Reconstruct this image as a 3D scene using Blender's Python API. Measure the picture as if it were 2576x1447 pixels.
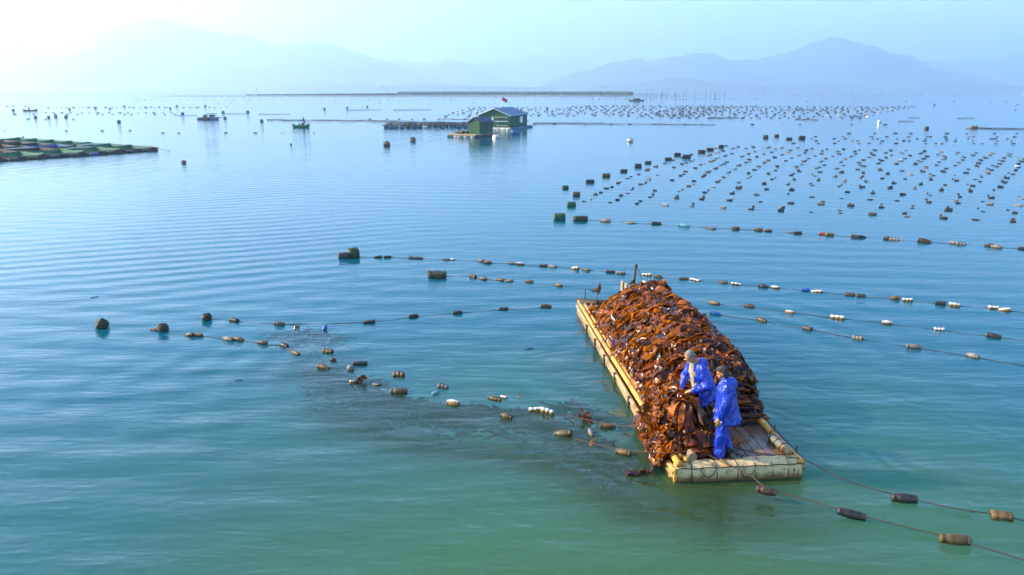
import bpy, math, random
import numpy as np
from mathutils import Vector, Matrix, noise

for _o in list(bpy.data.objects):
    bpy.data.objects.remove(_o)
SC = bpy.context.scene
COL = SC.collection
R = math.radians

# ------------------------------------------------------------------ camera
F, CX, CY, CAMZ, HOR = 2003.7, 1288.0, 723.5, 6.7, 224.0
PITCH = math.atan((CY - HOR) / F)
cam = bpy.data.cameras.new('camera')
cam.sensor_width = 36.0
cam.lens = 36.0 * F / 2576.0
cam.clip_start = 0.1
cam.clip_end = 60000
camo = bpy.data.objects.new('camera', cam)
COL.objects.link(camo)
camo.location = (0, 0, CAMZ)
camo.rotation_euler = (math.pi / 2 - PITCH, 0, 0)
SC.camera = camo

# ------------------------------------------------------------------ sky, sun, exposure
SUN_AZ, SUN_EL = -82.0, 25.0          # degrees clockwise from +Y, degrees up
W = bpy.data.worlds.new('World')
SC.world = W
W.use_nodes = True
wn, wl = W.node_tree.nodes, W.node_tree.links
sky = wn.new('ShaderNodeTexSky')
sky.sky_type = 'NISHITA'
sky.sun_disc = False
sky.sun_elevation = R(SUN_EL)
sky.sun_rotation = R(SUN_AZ)
sky.altitude = 0
sky.air_density = 1.1
sky.dust_density = .5
sky.ozone_density = 6.0
bg = wn['Background']
bg.inputs['Strength'].default_value = 0.15
wl.new(sky.outputs[0], bg.inputs['Color'])

sd = bpy.data.lights.new('sun', 'SUN')
sd.energy = 5.0
sd.angle = R(0.6)
sd.color = (1.0, 0.84, 0.58)
so = bpy.data.objects.new('sun', sd)
COL.objects.link(so)
_d = Vector((math.sin(R(SUN_AZ)) * math.cos(R(SUN_EL)), math.cos(R(SUN_AZ)) * math.cos(R(SUN_EL)), math.sin(R(SUN_EL))))
so.rotation_euler = (-_d).to_track_quat('-Z', 'Y').to_euler()
so.location = (0, 0, 60)

SC.view_settings.view_transform = 'Standard'
SC.view_settings.look = 'None'
SC.view_settings.gamma = 1.0
SC.view_settings.use_curve_mapping = False
SC.view_settings.exposure = 1.6
SC.render.engine = 'CYCLES'
cy = SC.cycles
cy.max_bounces = 7
cy.diffuse_bounces = 3
cy.glossy_bounces = 3
cy.transmission_bounces = 3
cy.transparent_max_bounces = 10
cy.volume_bounces = 2
cy.use_denoising = True
cy.sample_clamp_indirect = 6.0
cy.caustics_reflective = False
cy.caustics_refractive = False

rng = random.Random(11)
nr = np.random.RandomState(5)

# ------------------------------------------------------------------ helpers
def at(u, v, z=0.0):
    """where the line of sight through a spot of the photograph meets the level z"""
    x, y = (u - CX) / F, -(v - CY) / F
    d = (x, math.cos(PITCH) + y * math.sin(PITCH), -math.sin(PITCH) + y * math.cos(PITCH))
    t = (z - CAMZ) / d[2]
    return Vector((d[0] * t, d[1] * t, z))

def tag(o, label=None, cat=None, group=None, kind=None):
    if label: o['label'] = label
    if cat: o['category'] = cat
    if group: o['group'] = group
    if kind: o['kind'] = kind
    return o

def empty(name, loc=(0, 0, 0), rz=0.0, parent=None):
    o = bpy.data.objects.new(name, None)
    o.empty_display_size = 0.2
    COL.objects.link(o)
    o.location = loc
    o.rotation_euler = (0, 0, rz)
    if parent: o.parent = parent
    return o

def link(name, me, parent=None, loc=None, rot=None, scale=None):
    o = bpy.data.objects.new(name, me)
    COL.objects.link(o)
    if parent: o.parent = parent
    if loc is not None: o.location = loc
    if rot is not None: o.rotation_euler = rot
    if scale is not None: o.scale = scale
    return o

class MB:
    """collects polygons for one mesh"""
    def __init__(s):
        s.v, s.f, s.c = [], [], []
        s.col = None
    def add(s, vs, fs):
        n = len(s.v)
        s.v += [tuple(p) for p in vs]
        s.f += [tuple(i + n for i in f) for f in fs]
        if s.col is not None: s.c += [s.col] * len(vs)
        return s
    def box(s, c, size, rz=0.0, rx=0.0, ry=0.0):
        m = Matrix.Translation(c) @ Matrix.Rotation(rz, 4, 'Z') @ Matrix.Rotation(ry, 4, 'Y') @ Matrix.Rotation(rx, 4, 'X')
        hx, hy, hz = [k / 2 for k in size]
        vs = [m @ Vector((x, y, z)) for x in (-hx, hx) for y in (-hy, hy) for z in (-hz, hz)]
        return s.add(vs, [(0, 1, 3, 2), (4, 6, 7, 5), (0, 4, 5, 1), (2, 3, 7, 6), (0, 2, 6, 4), (1, 5, 7, 3)])
    def rbox(s, c, size, b=0.02, rz=0.0, rx=0.0, ry=0.0):
        """box with chamfered long edges and ends"""
        m = Matrix.Translation(c) @ Matrix.Rotation(rz, 4, 'Z') @ Matrix.Rotation(ry, 4, 'Y') @ Matrix.Rotation(rx, 4, 'X')
        hx, hy, hz = [k / 2 for k in size]
        prof = [(-hy, -hz + b), (-hy, hz - b), (-hy + b, hz), (hy - b, hz), (hy, hz - b), (hy, -hz + b), (hy - b, -hz), (-hy + b, -hz)]
        vs = []
        for x, k in ((-hx, b), (-hx + b, 0), (hx - b, 0), (hx, b)):
            for y, z in prof:
                vs.append(m @ Vector((x, y - k * (1 if y > 0 else -1) * .9, z - k * (1 if z > 0 else -1) * .9)))
        fs = [tuple(range(8))[::-1], tuple(range(24, 32))]
        for r in range(3):
            for i in range(8):
                j = (i + 1) % 8
                fs.append((r * 8 + i, r * 8 + j, r * 8 + 8 + j, r * 8 + 8 + i))
        return s.add(vs, fs)
    def tube(s, pts, rad, n=8, caps=True, squash=1.0):
        pts = [Vector(p) for p in pts]
        if not hasattr(rad, '__len__'): rad = [rad] * len(pts)
        vs, up0 = [], None
        for i, p in enumerate(pts):
            t = (pts[min(i + 1, len(pts) - 1)] - pts[max(i - 1, 0)])
            t = t.normalized() if t.length > 1e-9 else Vector((0, 0, 1))
            if up0 is None:
                up0 = Vector((0, 0, 1)) if abs(t.z) < .9 else Vector((1, 0, 0))
            a = t.cross(up0)
            a = a.normalized() if a.length > 1e-6 else Vector((1, 0, 0))
            b = a.cross(t).normalized()
            up0 = b
            for k in range(n):
                w = 2 * math.pi * k / n
                vs.append(p + a * math.cos(w) * rad[i] + b * math.sin(w) * rad[i] * squash)
        fs = []
        for i in range(len(pts) - 1):
            for k in range(n):
                j = (k + 1) % n
                fs.append((i * n + k, i * n + j, i * n + n + j, i * n + n + k))
        if caps:
            fs.append(tuple(range(n))[::-1])
            fs.append(tuple(range((len(pts) - 1) * n, len(pts) * n)))
        return s.add(vs, fs)
    def capsule(s, a, b, ra, rb, n=12):
        a, b = Vector(a), Vector(b)
        t = (b - a)
        t = t.normalized() if t.length > 1e-9 else Vector((0, 0, 1))
        pts, rad = [], []
        for k in (0.12, .5, .85):
            pts.append(a - t * ra * math.sqrt(1 - k * k)); rad.append(ra * k)
        pts += [a, b]; rad += [ra, rb]
        for k in (.85, .5, .12):
            pts.append(b + t * rb * math.sqrt(1 - k * k)); rad.append(rb * k)
        return s.tube(pts, rad, n)
    def chain(s, pts, rad, n=12):
        for i in range(len(pts) - 1):
            s.capsule(pts[i], pts[i + 1], rad[i], rad[i + 1], n)
        return s
    def ell(s, c, r, rot=None, n=14, m=8):
        c = Vector(c)
        M = rot.to_matrix() if rot is not None and hasattr(rot, 'to_matrix') else (rot if rot is not None else Matrix.Identity(3))
        vs = [c + M @ Vector((0, 0, r[2]))]
        for i in range(1, m):
            th = math.pi * i / m
            for k in range(n):
                ph = 2 * math.pi * k / n
                vs.append(c + M @ Vector((r[0] * math.sin(th) * math.cos(ph), r[1] * math.sin(th) * math.sin(ph), r[2] * math.cos(th))))
        vs.append(c + M @ Vector((0, 0, -r[2])))
        fs = [(0, 1 + k, 1 + (k + 1) % n) for k in range(n)]
        for i in range(m - 2):
            for k in range(n):
                j = (k + 1) % n
                fs.append((1 + i * n + k, 1 + (i + 1) * n + k, 1 + (i + 1) * n + j, 1 + i * n + j))
        l = len(vs) - 1
        fs += [(l, 1 + (m - 2) * n + (k + 1) % n, 1 + (m - 2) * n + k) for k in range(n)]
        return s.add(vs, fs)
    def loft(s, rings, caps=True):
        n = len(rings[0])
        vs = [p for r in rings for p in r]
        fs = []
        for i in range(len(rings) - 1):
            for k in range(n):
                j = (k + 1) % n
                fs.append((i * n + k, i * n + j, i * n + n + j, i * n + n + k))
        if caps:
            fs.append(tuple(range(n))[::-1])
            fs.append(tuple(range((len(rings) - 1) * n, len(rings) * n)))
        return s.add(vs, fs)
    def mesh(s, name, mat=None, smooth=False):
        me = bpy.data.meshes.new(name)
        me.from_pydata(s.v, [], s.f)
        if mat: me.materials.append(mat)
        if s.c:
            at_ = me.color_attributes.new('tint', 'FLOAT_COLOR', 'POINT')
            at_.data.foreach_set('color', np.array(s.c, dtype=np.float32).ravel())
        if smooth:
            me.polygons.foreach_set('use_smooth', [True] * len(me.polygons))
        me.update()
        return me
    def build(s, name, mat, parent=None, smooth=False, loc=None, rot=None):
        return link(name, s.mesh(name, mat, smooth), parent, loc, rot)

def big_mesh(name, v, f, mat, smooth=True, tint=None):
    """numpy arrays: v (n,3), f (m,4) or (m,3)"""
    me = bpy.data.meshes.new(name)
    k = f.shape[1]
    me.vertices.add(len(v)); me.vertices.foreach_set('co', np.ascontiguousarray(v, dtype=np.float32).ravel())
    me.loops.add(len(f) * k); me.loops.foreach_set('vertex_index', np.ascontiguousarray(f, dtype=np.int32).ravel())
    me.polygons.add(len(f))
    me.polygons.foreach_set('loop_start', np.arange(0, len(f) * k, k, dtype=np.int32))
    me.polygons.foreach_set('use_smooth', [smooth] * len(f))
    me.materials.append(mat)
    if tint is not None:
        a = me.color_attributes.new('tint', 'FLOAT_COLOR', 'POINT')
        a.data.foreach_set('color', np.ascontiguousarray(tint, dtype=np.float32).ravel())
    me.update(calc_edges=True)
    me.validate()
    return me

# ------------------------------------------------------------------ materials
class N:
    """small node-graph helper"""
    def __init__(s, name):
        s.m = bpy.data.materials.new(name)
        s.m.use_nodes = True
        s.t = s.m.node_tree
        s.t.nodes.clear()
        s.out = s.t.nodes.new('ShaderNodeOutputMaterial')
    def n(s, kind, **kw):
        x = s.t.nodes.new('ShaderNode' + kind)
        for k, v in kw.items():
            if k.startswith('_'): setattr(x, k[1:], v)
        for k, v in kw.items():
            if k.startswith('_'): continue
            key = int(k[1:]) if k[0] == 'i' and k[1:].isdigit() else k.replace('0', ' ')
            s.set(x.inputs[key], v)
        return x
    def set(s, sock, v):
        if hasattr(v, 'outputs'): s.t.links.new(v.outputs[0], sock)
        elif isinstance(v, bpy.types.NodeSocket): s.t.links.new(v, sock)
        else: sock.default_value = v if not (isinstance(v, tuple) and len(v) == 3 and sock.type == 'RGBA') else (*v, 1)
    def math(s, op, a, b=0.0, c=None):
        x = s.t.nodes.new('ShaderNodeMath'); x.operation = op
        s.set(x.inputs[0], a); s.set(x.inputs[1], b)
        if c is not None: s.set(x.inputs[2], c)
        return x
    def vmath(s, op, a, b):
        x = s.t.nodes.new('ShaderNodeVectorMath'); x.operation = op
        s.set(x.inputs[0], a); s.set(x.inputs[1], b)
        return x
    def ramp(s, fac, stops, interp='LINEAR'):
        x = s.t.nodes.new('ShaderNodeValToRGB')
        x.color_ramp.interpolation = interp
        el = x.color_ramp.elements
        while len(el) < len(stops): el.new(.5)
        for e, (p, c) in zip(el, stops):
            e.position = p
            e.color = (*c, 1) if hasattr(c, '__len__') else (c, c, c, 1)
        s.set(x.inputs[0], fac)
        return x
    def mix(s, fac, a, b, blend='MIX'):
        x = s.t.nodes.new('ShaderNodeMix'); x.data_type = 'RGBA'; x.blend_type = blend
        s.set(x.inputs[0], fac); s.set(x.inputs[6], a); s.set(x.inputs[7], b)
        return x.outputs[2]
    def smooth(s, v, lo, hi):
        x = s.t.nodes.new('ShaderNodeMapRange'); x.interpolation_type = 'SMOOTHSTEP'
        s.set(x.inputs[0], v); x.inputs[1].default_value = lo; x.inputs[2].default_value = hi
        return x.outputs[0]
    def bsdf(s, **kw):
        return s.n('BsdfPrincipled', **kw)
    def finish(s, sh, vol=None):
        if sh is not None: s.t.links.new(sh.outputs[0], s.out.inputs['Surface'])
        if vol is not None: s.t.links.new(vol.outputs[0], s.out.inputs['Volume'])
        return s.m

def mat(name, c1, c2=None, scale=8.0, rough=.6, spec=.5, bump=.0, bscale=30.0, stretch=(1, 1, 1), metal=0.0, coat=0.0, rand=.25, detail=4):
    """plain procedural surface: two tones mottled by noise, each object a little different, fine relief"""
    g = N(name)
    tc = g.n('TexCoord').outputs['Object']
    mp = g.n('Mapping', Vector=tc, Scale=stretch)
    nz = g.n('TexNoise', Vector=mp, Scale=scale, Detail=float(detail), Roughness=.65)
    c2 = c2 or tuple(k * .6 for k in c1)
    base = g.ramp(nz.outputs[0], [(.32, c2), (.68, c1)])
    oi = g.n('ObjectInfo').outputs['Random']
    v = g.math('ADD', g.math('MULTIPLY', oi, rand), 1 - rand / 2)
    hsv = g.n('HueSaturation', Color=base, Value=v)
    b = g.bsdf(Base0Color=hsv, Roughness=rough, Metallic=metal)
    b.inputs['Specular IOR Level'].default_value = spec
    b.inputs['Coat Weight'].default_value = coat
    if bump:
        n2 = g.n('TexNoise', Vector=mp, Scale=bscale, Detail=3.0)
        bp = g.n('Bump', Strength=bump, Distance=.02, Height=n2.outputs[0])
        g.t.links.new(bp.outputs[0], b.inputs['Normal'])
    return g.finish(b)

# ------------------------------------------------------------------ raft frame (needed by the water's ripple centre)
RAFT0 = Vector((2.88, 12.75, 0.0))
RYAW = math.atan2(.82, 10.6)
def raft_pt(x, y, z=0.0):
    c, s_ = math.cos(RYAW), math.sin(RYAW)
    return Vector((RAFT0.x + x * c - y * s_, RAFT0.y + x * s_ + y * c, z))

# ------------------------------------------------------------------ water
def water_material():
    g = N('sea_water')
    pos = g.n('NewGeometry').outputs['Position']
    sep = g.n('SeparateXYZ', Vector=pos)
    def layer(angle, sx, sy, scale, detail, rough=.5, dist=0.0):
        mp = g.n('Mapping', Vector=pos, Rotation=(0, 0, R(angle)), Scale=(sx, sy, 1))
        return g.n('TexNoise', Vector=mp, Scale=scale, Detail=detail, Roughness=rough, Distortion=dist).outputs[0]
    def waves(angle, scale, dist, dscale, phase=0.0):
        mp = g.n('Mapping', Vector=pos, Rotation=(0, 0, R(angle)))
        return g.n('TexWave', _wave_type='BANDS', _bands_direction='Y', _wave_profile='SIN', Vector=mp, Scale=scale,
                   Distortion=dist, Detail=1.0, **{'Detail0Scale': dscale, 'Phase0Offset': phase}).outputs['Fac']
    # ripples of about a metre, long crests, in patches
    big = layer(20, 1, 1, .05, 1.0)
    patch = g.smooth(big, .38, .62)
    far = g.math('DIVIDE', 26.0, g.math('ADD', g.vmath('LENGTH', pos, (0, 0, 0)).outputs['Value'], 10.0))
    w1 = waves(8, .19, 5.0, .30)
    w2 = waves(-24, .25, 6.0, .28, 2.0)
    n1 = layer(6, .22, 1, 1.3, 2.0)
    n2 = layer(-20, .3, 1, 2.9, 2.0)
    n3 = layer(10, .4, 1, 7.0, 2.0)
    left = g.smooth(g.math('MULTIPLY', sep.outputs[0], -1.0), -2.0, 14.0)
    h = g.math('MULTIPLY', w1, g.math('MULTIPLY', .022, g.math('ADD', patch, .25)))
    h = g.math('ADD', h, g.math('MULTIPLY', w2, g.math('MULTIPLY', .036, g.math('MULTIPLY', left, g.math('SUBTRACT', 1.3, patch)))))
    h = g.math('ADD', h, g.math('MULTIPLY', n1, .048))
    h = g.math('ADD', h, g.math('MULTIPLY', n2, .026))
    h = g.math('ADD', h, g.math('MULTIPLY', n3, .011))
    # rings spreading from the working raft
    c0 = raft_pt(.6, 1.2)
    dv = g.vmath('SUBTRACT', pos, tuple(c0))
    wob = g.n('TexNoise', Vector=pos, Scale=.45, Detail=2.0)
    rad = g.math('ADD', g.vmath('LENGTH', dv.outputs[0], (0, 0, 0)).outputs['Value'], g.math('MULTIPLY', wob.outputs[0], 2.6))
    ring = g.math('SINE', g.math('MULTIPLY', rad, 11.5))
    amp = g.math('MULTIPLY', g.smooth(rad, 12.0, 2.0), g.math('MULTIPLY', g.smooth(layer(60, 1, 1, .4, 1.0), .4, .62), .0050))
    h = g.math('ADD', h, g.math('MULTIPLY', ring, amp))
    c1 = raft_pt(1.1, 6.0)
    wob2 = g.n('TexNoise', Vector=pos, Scale=.12, Detail=1.0)
    rad2 = g.math('ADD', g.vmath('LENGTH', g.vmath('SUBTRACT', pos, tuple(c1)).outputs[0], (0, 0, 0)).outputs['Value'], g.math('MULTIPLY', wob2.outputs[0], 5.0))
    amp2 = g.math('MULTIPLY', g.smooth(rad2, 34.0, 6.0), g.math('MULTIPLY', g.smooth(layer(30, 1, 1, .16, 1.0), .38, .6), .010))
    h = g.math('ADD', h, g.math('MULTIPLY', g.math('SINE', g.math('MULTIPLY', rad2, 4.6)), amp2))
    h = g.math('MULTIPLY', h, g.math('MAXIMUM', g.math('MINIMUM', far, 1.25), .35))
    bp = g.n('Bump', Strength=1.0, Distance=1.0, Height=h)
    # turbid body of the water: silty green-blue, with drifting silt streaks
    silt = layer(12, .3, 1, .12, 3.0)
    plume = g.smooth(g.math('ADD', g.vmath('LENGTH', g.vmath('SUBTRACT', pos, (3.0, 8.0, 0)).outputs[0], (0, 0, 0)).outputs['Value'], g.math('MULTIPLY', silt, 9.0)), 24.0, 5.0)
    clear = g.ramp(silt, [(.3, (.006, .22, .26)), (.7, (.01, .24, .24))])
    body = g.mix(plume, clear.outputs[0], (.19, .30, .09))
    dif = g.n('BsdfDiffuse', Color=body)
    tr = g.n('BsdfTransparent', Color=(.62, .90, .90))
    m1 = g.n('MixShader', Fac=.86)
    g.t.links.new(dif.outputs[0], m1.inputs[1]); g.t.links.new(tr.outputs[0], m1.inputs[2])
    gl = g.n('BsdfGlossy', Color=(.93, .96, 1.0), Roughness=.045, Normal=bp)
    fr = g.n('Fresnel', IOR=1.25, Normal=bp)
    m2 = g.n('MixShader', Fac=fr)
    g.t.links.new(m1.outputs[0], m2.inputs[1]); g.t.links.new(gl.outputs[0], m2.inputs[2])
    return g.finish(m2)

M = {}
M['water'] = water_material()
WX, WY0, WY1 = 16000, -400, 16500
o = MB().add([(-WX, WY0, 0), (WX, WY0, 0), (WX, WY1, 0), (-WX, WY1, 0)], [(0, 1, 2, 3)]).build('sea_water', M['water'])
tag(o, kind='structure')

def bed_material():
    g = N('silty_bed')
    pos = g.n('NewGeometry').outputs['Position']
    nz = g.n('TexNoise', Vector=pos, Scale=.25, Detail=4.0)
    c = g.ramp(nz.outputs[0], [(.3, (.008, .32, .40)), (.7, (.012, .35, .38))])
    plume = g.smooth(g.math('ADD', g.vmath('LENGTH', g.vmath('SUBTRACT', pos, (3.0, 8.0, 0)).outputs[0], (0, 0, 0)).outputs['Value'], g.math('MULTIPLY', nz.outputs[0], 9.0)), 24.0, 5.0)
    c = g.mix(plume, c.outputs[0], (.31, .47, .15))
    return g.finish(g.n('BsdfDiffuse', Color=c))
M['bed'] = bed_material()
o = MB().add([(-WX, WY0, -1.1), (WX, WY0, -1.1), (WX, WY1, -1.1), (-WX, WY1, -1.1)], [(0, 1, 2, 3)]).build('silty_bottom', M['bed'])
tag(o, kind='structure')

# ------------------------------------------------------------------ mountains
def mountain_material():
    g = N('wooded_hillside')
    pos = g.n('NewGeometry').outputs['Position']
    nz = g.n('TexNoise', Vector=pos, Scale=.006, Detail=8.0, Roughness=.7)
    c = g.ramp(nz.outputs[0], [(.3, (.012, .030, .028)), (.7, (.035, .060, .045))])
    return g.finish(g.bsdf(Base0Color=c, Roughness=.95))
M['hill'] = mountain_material()

def mountain(name, pts, D, depth, seed, foot=None):
    """a range whose skyline passes through pts (photo spots), standing D metres away"""
    us = np.array([p[0] for p in pts], float); vs = np.array([p[1] for p in pts], float)
    nx, ny = 260, 36
    U = np.linspace(us[0], us[-1], nx)
    Vv = np.interp(U, us, vs)
    X = (U - CX) / F * D * 1.0
    # height of the skyline at distance D
    H = np.maximum(CAMZ + np.tan(np.arctan((CY - Vv) / F) - PITCH) * D, -4)
    verts = []
    for j in range(ny):
        s = -1 + 2 * j / (ny - 1)               # -1 near foot, 0 crest, 1 far foot
        for i in range(nx):
            q = Vector((X[i] / 420.0, s * 2.2 + seed, seed * 1.7))
            spur = noise.fractal(q, 1.0, 2.0, 5)
            k = abs(s)
            h = max(H[i], 0) * (1 - k ** 1.25) * (1 + .45 * spur * k) - 6 * k
            h += noise.noise(Vector((X[i] / 60.0, s * 12, seed))) * 6 * (1 if k > .02 else .7)
            y = D + s * depth * (1 if s < 0 else .7) + 120 * noise.noise(Vector((X[i] / 700, seed, s)))
            k2 = y / D if s < 0 else 1.0
            verts.append((X[i] * (1 - (1 - k2) * .35), y, h))
    v = np.array(verts)
    idx = np.arange(nx * ny).reshape(ny, nx)
    f = np.stack([idx[:-1, :-1], idx[:-1, 1:], idx[1:, 1:], idx[1:, :-1]], -1).reshape(-1, 4)
    o = link(name, big_mesh(name, v, f, M['hill']))
    tag(o, kind='structure')
    return o

def Z8(*a): return [(x * .5, y * .5) for x, y in a]
def Z1(*a): return [(1288 + x * .5, y * .5) for x, y in a]
mountain('mountain', Z8((-700, 300), (-400, 190), (-200, 120), (0, 98), (90, 83), (200, 100), (290, 107), (370, 135), (400, 147), (430, 137), (490, 160), (560, 185), (700, 260), (840, 360), (950, 448)), 7400, 1500, 1.3)
mountain('mountain', Z8((330, 440), (450, 260), (560, 185), (640, 150), (700, 130), (770, 110), (830, 97), (895, 90), (960, 105), (1030, 130), (1100, 152), (1190, 165), (1240, 180), (1290, 168), (1340, 185), (1400, 212), (1430, 224), (1500, 222), (1560, 215), (1610, 212), (1690, 216), (1750, 235), (1810, 257), (1900, 287), (1980, 312), (2050, 343), (2120, 370), (2200, 400), (2300, 440)), 6000, 1300, 4.1)
mountain('mountain', Z8((-400, 300), (-150, 190), (0, 160), (55, 152), (120, 180), (200, 225), (330, 300), (480, 380), (620, 448)), 5200, 1000, 7.7)
mountain('mountain', Z8((380, 440), (520, 270), (620, 215), (700, 190), (770, 187), (850, 200), (950, 235), (1000, 260), (1100, 290), (1240, 315), (1340, 345), (1500, 365), (1700, 395), (1850, 440)), 4900, 900, 9.9)
mountain('mountain', Z8((1700, 448), (1850, 350), (1980, 300), (2010, 292), (2080, 310), (2150, 315), (2200, 325), (2240, 307), (2290, 297), (2340, 312), (2400, 322), (2450, 350), (2520, 390), (2600, 448)), 7800, 1200, 12.4)
mountain('mountain', Z8((2200, 448), (2340, 350), (2420, 320), (2470, 302), (2530, 297), (2576, 310)) + Z1((50, 290), (100, 278), (150, 280), (200, 300), (240, 310), (300, 300), (360, 310), (420, 330), (560, 360), (700, 448)), 10200, 1500, 15.2)
mountain('mountain', Z1((100, 448), (220, 395), (300, 370), (380, 350), (450, 325), (500, 312), (560, 300), (620, 298), (660, 310), (720, 295), (800, 285), (880, 268), (970, 270), (1020, 290), (1070, 305), (1180, 300), (1230, 285), (1290, 275), (1340, 255), (1400, 232), (1470, 205), (1510, 190), (1545, 185), (1580, 192), (1630, 212), (1690, 225), (1720, 230), (1760, 250), (1800, 270), (1860, 277), (1900, 282), (1940, 305), (2000, 340), (2100, 348), (2200, 380), (2400, 448)), 5600, 1200, 18.8)
mountain('mountain', Z1((1700, 448), (1850, 330), (2000, 305), (2100, 302), (2200, 305), (2300, 300), (2380, 285), (2450, 272), (2520, 262), (2576, 268), (2700, 250), (2900, 290), (3200, 400)), 8000, 1300, 21.1)
mountain('mountain', Z1((380, 448), (600, 420), (750, 395), (900, 400), (1000, 425), (1100, 436), (1400, 436), (1500, 420), (1650, 425), (1750, 438), (2000, 436), (2150, 426), (2300, 436), (2700, 430)), 4000, 420, 25.0)
mountain('mountain', Z8((700, 440), (1000, 436), (1200, 425), (1400, 432), (1700, 420), (1900, 432), (2200, 428), (2500, 436)) + Z1((200, 440),), 4100, 420, 28.0)

# ------------------------------------------------------------------ haze
g = N('haze')
vol = g.n('VolumePrincipled')
vol.inputs['Color'].default_value = (.69, .85, 1.0, 1)
vol.inputs['Density'].default_value = 3.2e-4
vol.inputs['Anisotropy'].default_value = .66
M['haze'] = g.finish(None, vol)
hz = MB().box((0, 7900, 358), (31000, 16200, 724)).build('haze', M['haze'])
tag(hz, kind='stuff')

# ------------------------------------------------------------------ shared materials
def bamboo_material(name, c1, c2):
    g = N(name)
    tc = g.n('TexCoord').outputs['Object']
    mp = g.n('Mapping', Vector=tc, Scale=(9, .8, 9))
    nz = g.n('TexNoise', Vector=mp, Scale=2.2, Detail=5.0, Roughness=.7)
    base = g.ramp(nz.outputs[0], [(.25, c2), (.5, c1), (.8, tuple(min(1, k * 1.25) for k in c1))])
    st = g.n('TexNoise', Vector=tc, Scale=1.7, Detail=3.0)
    base = g.mix(g.smooth(st.outputs[0], .56, .72), base.outputs[0], (.18, .09, .03))
    oi = g.n('ObjectInfo').outputs['Random']
    hsv = g.n('HueSaturation', Color=base, Value=g.math('ADD', g.math('MULTIPLY', oi, .3), .85))
    bp = g.n('Bump', Strength=.4, Distance=.01, Height=nz.outputs[0])
    return g.finish(g.bsdf(Base0Color=hsv, Roughness=.42, Normal=bp))
M['bamboo'] = bamboo_material('bamboo', (.56, .26, .04), (.34, .14, .02))
M['bamboo_old'] = bamboo_material('weathered_bamboo', (.36, .23, .09), (.16, .09, .04))
def plank_material():
    g = N('wet_planks')
    tc = g.n('TexCoord').outputs['Object']
    mp = g.n('Mapping', Vector=tc, Scale=(12, .6, 12))
    nz = g.n('TexNoise', Vector=mp, Scale=3.0, Detail=6.0, Roughness=.7)
    base = g.ramp(nz.outputs[0], [(.3, (.12, .060, .034)), (.7, (.30, .165, .085))])
    oi = g.n('ObjectInfo').outputs['Random']
    hsv = g.n('HueSaturation', Color=base, Value=g.math('ADD', g.math('MULTIPLY', oi, .6), .7))
    wet = g.n('TexNoise', Vector=g.n('NewGeometry').outputs['Position'], Scale=2.5, Detail=2.0)
    ro = g.ramp(wet.outputs[0], [(.4, .12), (.62, .5)])
    bp = g.n('Bump', Strength=.35, Distance=.006, Height=nz.outputs[0])
    return g.finish(g.bsdf(Base0Color=hsv, Roughness=ro, Normal=bp))
M['plank'] = plank_material()
def foam_material(name, white, stain, zlo, zhi, amount=.55, sc=5.0):
    """pale foam, stained brown by silt and algae up from the waterline and in blotches"""
    g = N(name)
    tc = g.n('TexCoord').outputs['Object']
    z = g.n('SeparateXYZ', Vector=tc).outputs[2]
    nz = g.n('TexNoise', Vector=tc, Scale=sc, Detail=6.0, Roughness=.7)
    fine = g.n('TexNoise', Vector=tc, Scale=sc * 9, Detail=3.0)
    low = g.smooth(g.math('SUBTRACT', z, g.math('MULTIPLY', g.math('SUBTRACT', nz.outputs[0], .5), (zhi - zlo) * 1.6)), zhi, zlo)
    spot = g.smooth(nz.outputs[0], .50, .66)
    f = g.math('MAXIMUM', low, g.math('MULTIPLY', spot, amount))
    c = g.mix(f, white, stain)
    c = g.mix(g.math('MULTIPLY', g.smooth(fine.outputs[0], .62, .72), .5), c, tuple(k * .35 for k in stain))
    oi = g.n('ObjectInfo').outputs['Random']
    hsv = g.n('HueSaturation', Color=c, Value=g.math('ADD', g.math('MULTIPLY', oi, .3), .85))
    bp = g.n('Bump', Strength=.5, Distance=.012, Height=fine.outputs[0])
    return g.finish(g.bsdf(Base0Color=hsv, Roughness=.6, Normal=bp))
M['foam_bow'] = foam_material('stained_foam', (.66, .46, .21), (.18, .075, .013), .01, .17, .9, 7.0)
M['foam_white'] = foam_material('white_foam', (.62, .62, .60), (.20, .10, .012), .03, .085, .25, 9.0)
M['foam_tan'] = foam_material('tan_foam', (.14, .078, .022), (.045, .024, .007), .0, .05, .6, 9.0)
M['foam_grey'] = foam_material('grey_foam', (.17, .16, .145), (.13, .10, .06), .0, .05, .6, 9.0)
M['wrap_dark'] = mat('dark_wrap', (.035, .025, .018), (.010, .008, .007), 14, .38, bump=.5, bscale=40, rand=.5)
M['wrap_brown'] = mat('brown_wrap', (.075, .034, .011), (.022, .011, .005), 12, .42, bump=.5, bscale=40, rand=.5)
M['wrap_olive'] = mat('olive_wrap', (.11, .066, .012), (.028, .018, .005), 11, .45, bump=.5, bscale=40, rand=.4)
M['wrap_blue'] = mat('blue_wrap', (.015, .10, .36), (.02, .07, .2), 10, .35, bump=.4, rand=.2)
M['wrap_red'] = mat('red_wrap', (.42, .05, .035), (.16, .03, .02), 10, .4, bump=.4, rand=.2)
M['wrap_yellow'] = mat('yellow_wrap', (.25, .19, .02), (.08, .06, .01), 10, .4, bump=.4, rand=.2)
M['wrap_cyan'] = mat('cyan_wrap', (.14, .38, .42), (.06, .16, .2), 10, .35, bump=.3, rand=.2)
M['weed'] = mat('weed_growth', (.055, .058, .012), (.012, .014, .006), 16, .6, bump=1.0, bscale=30, rand=.3)
M['weed_green'] = mat('green_net', (.02, .13, .055), (.012, .045, .025), 16, .55, bump=1.0, bscale=40, rand=.2)
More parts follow.
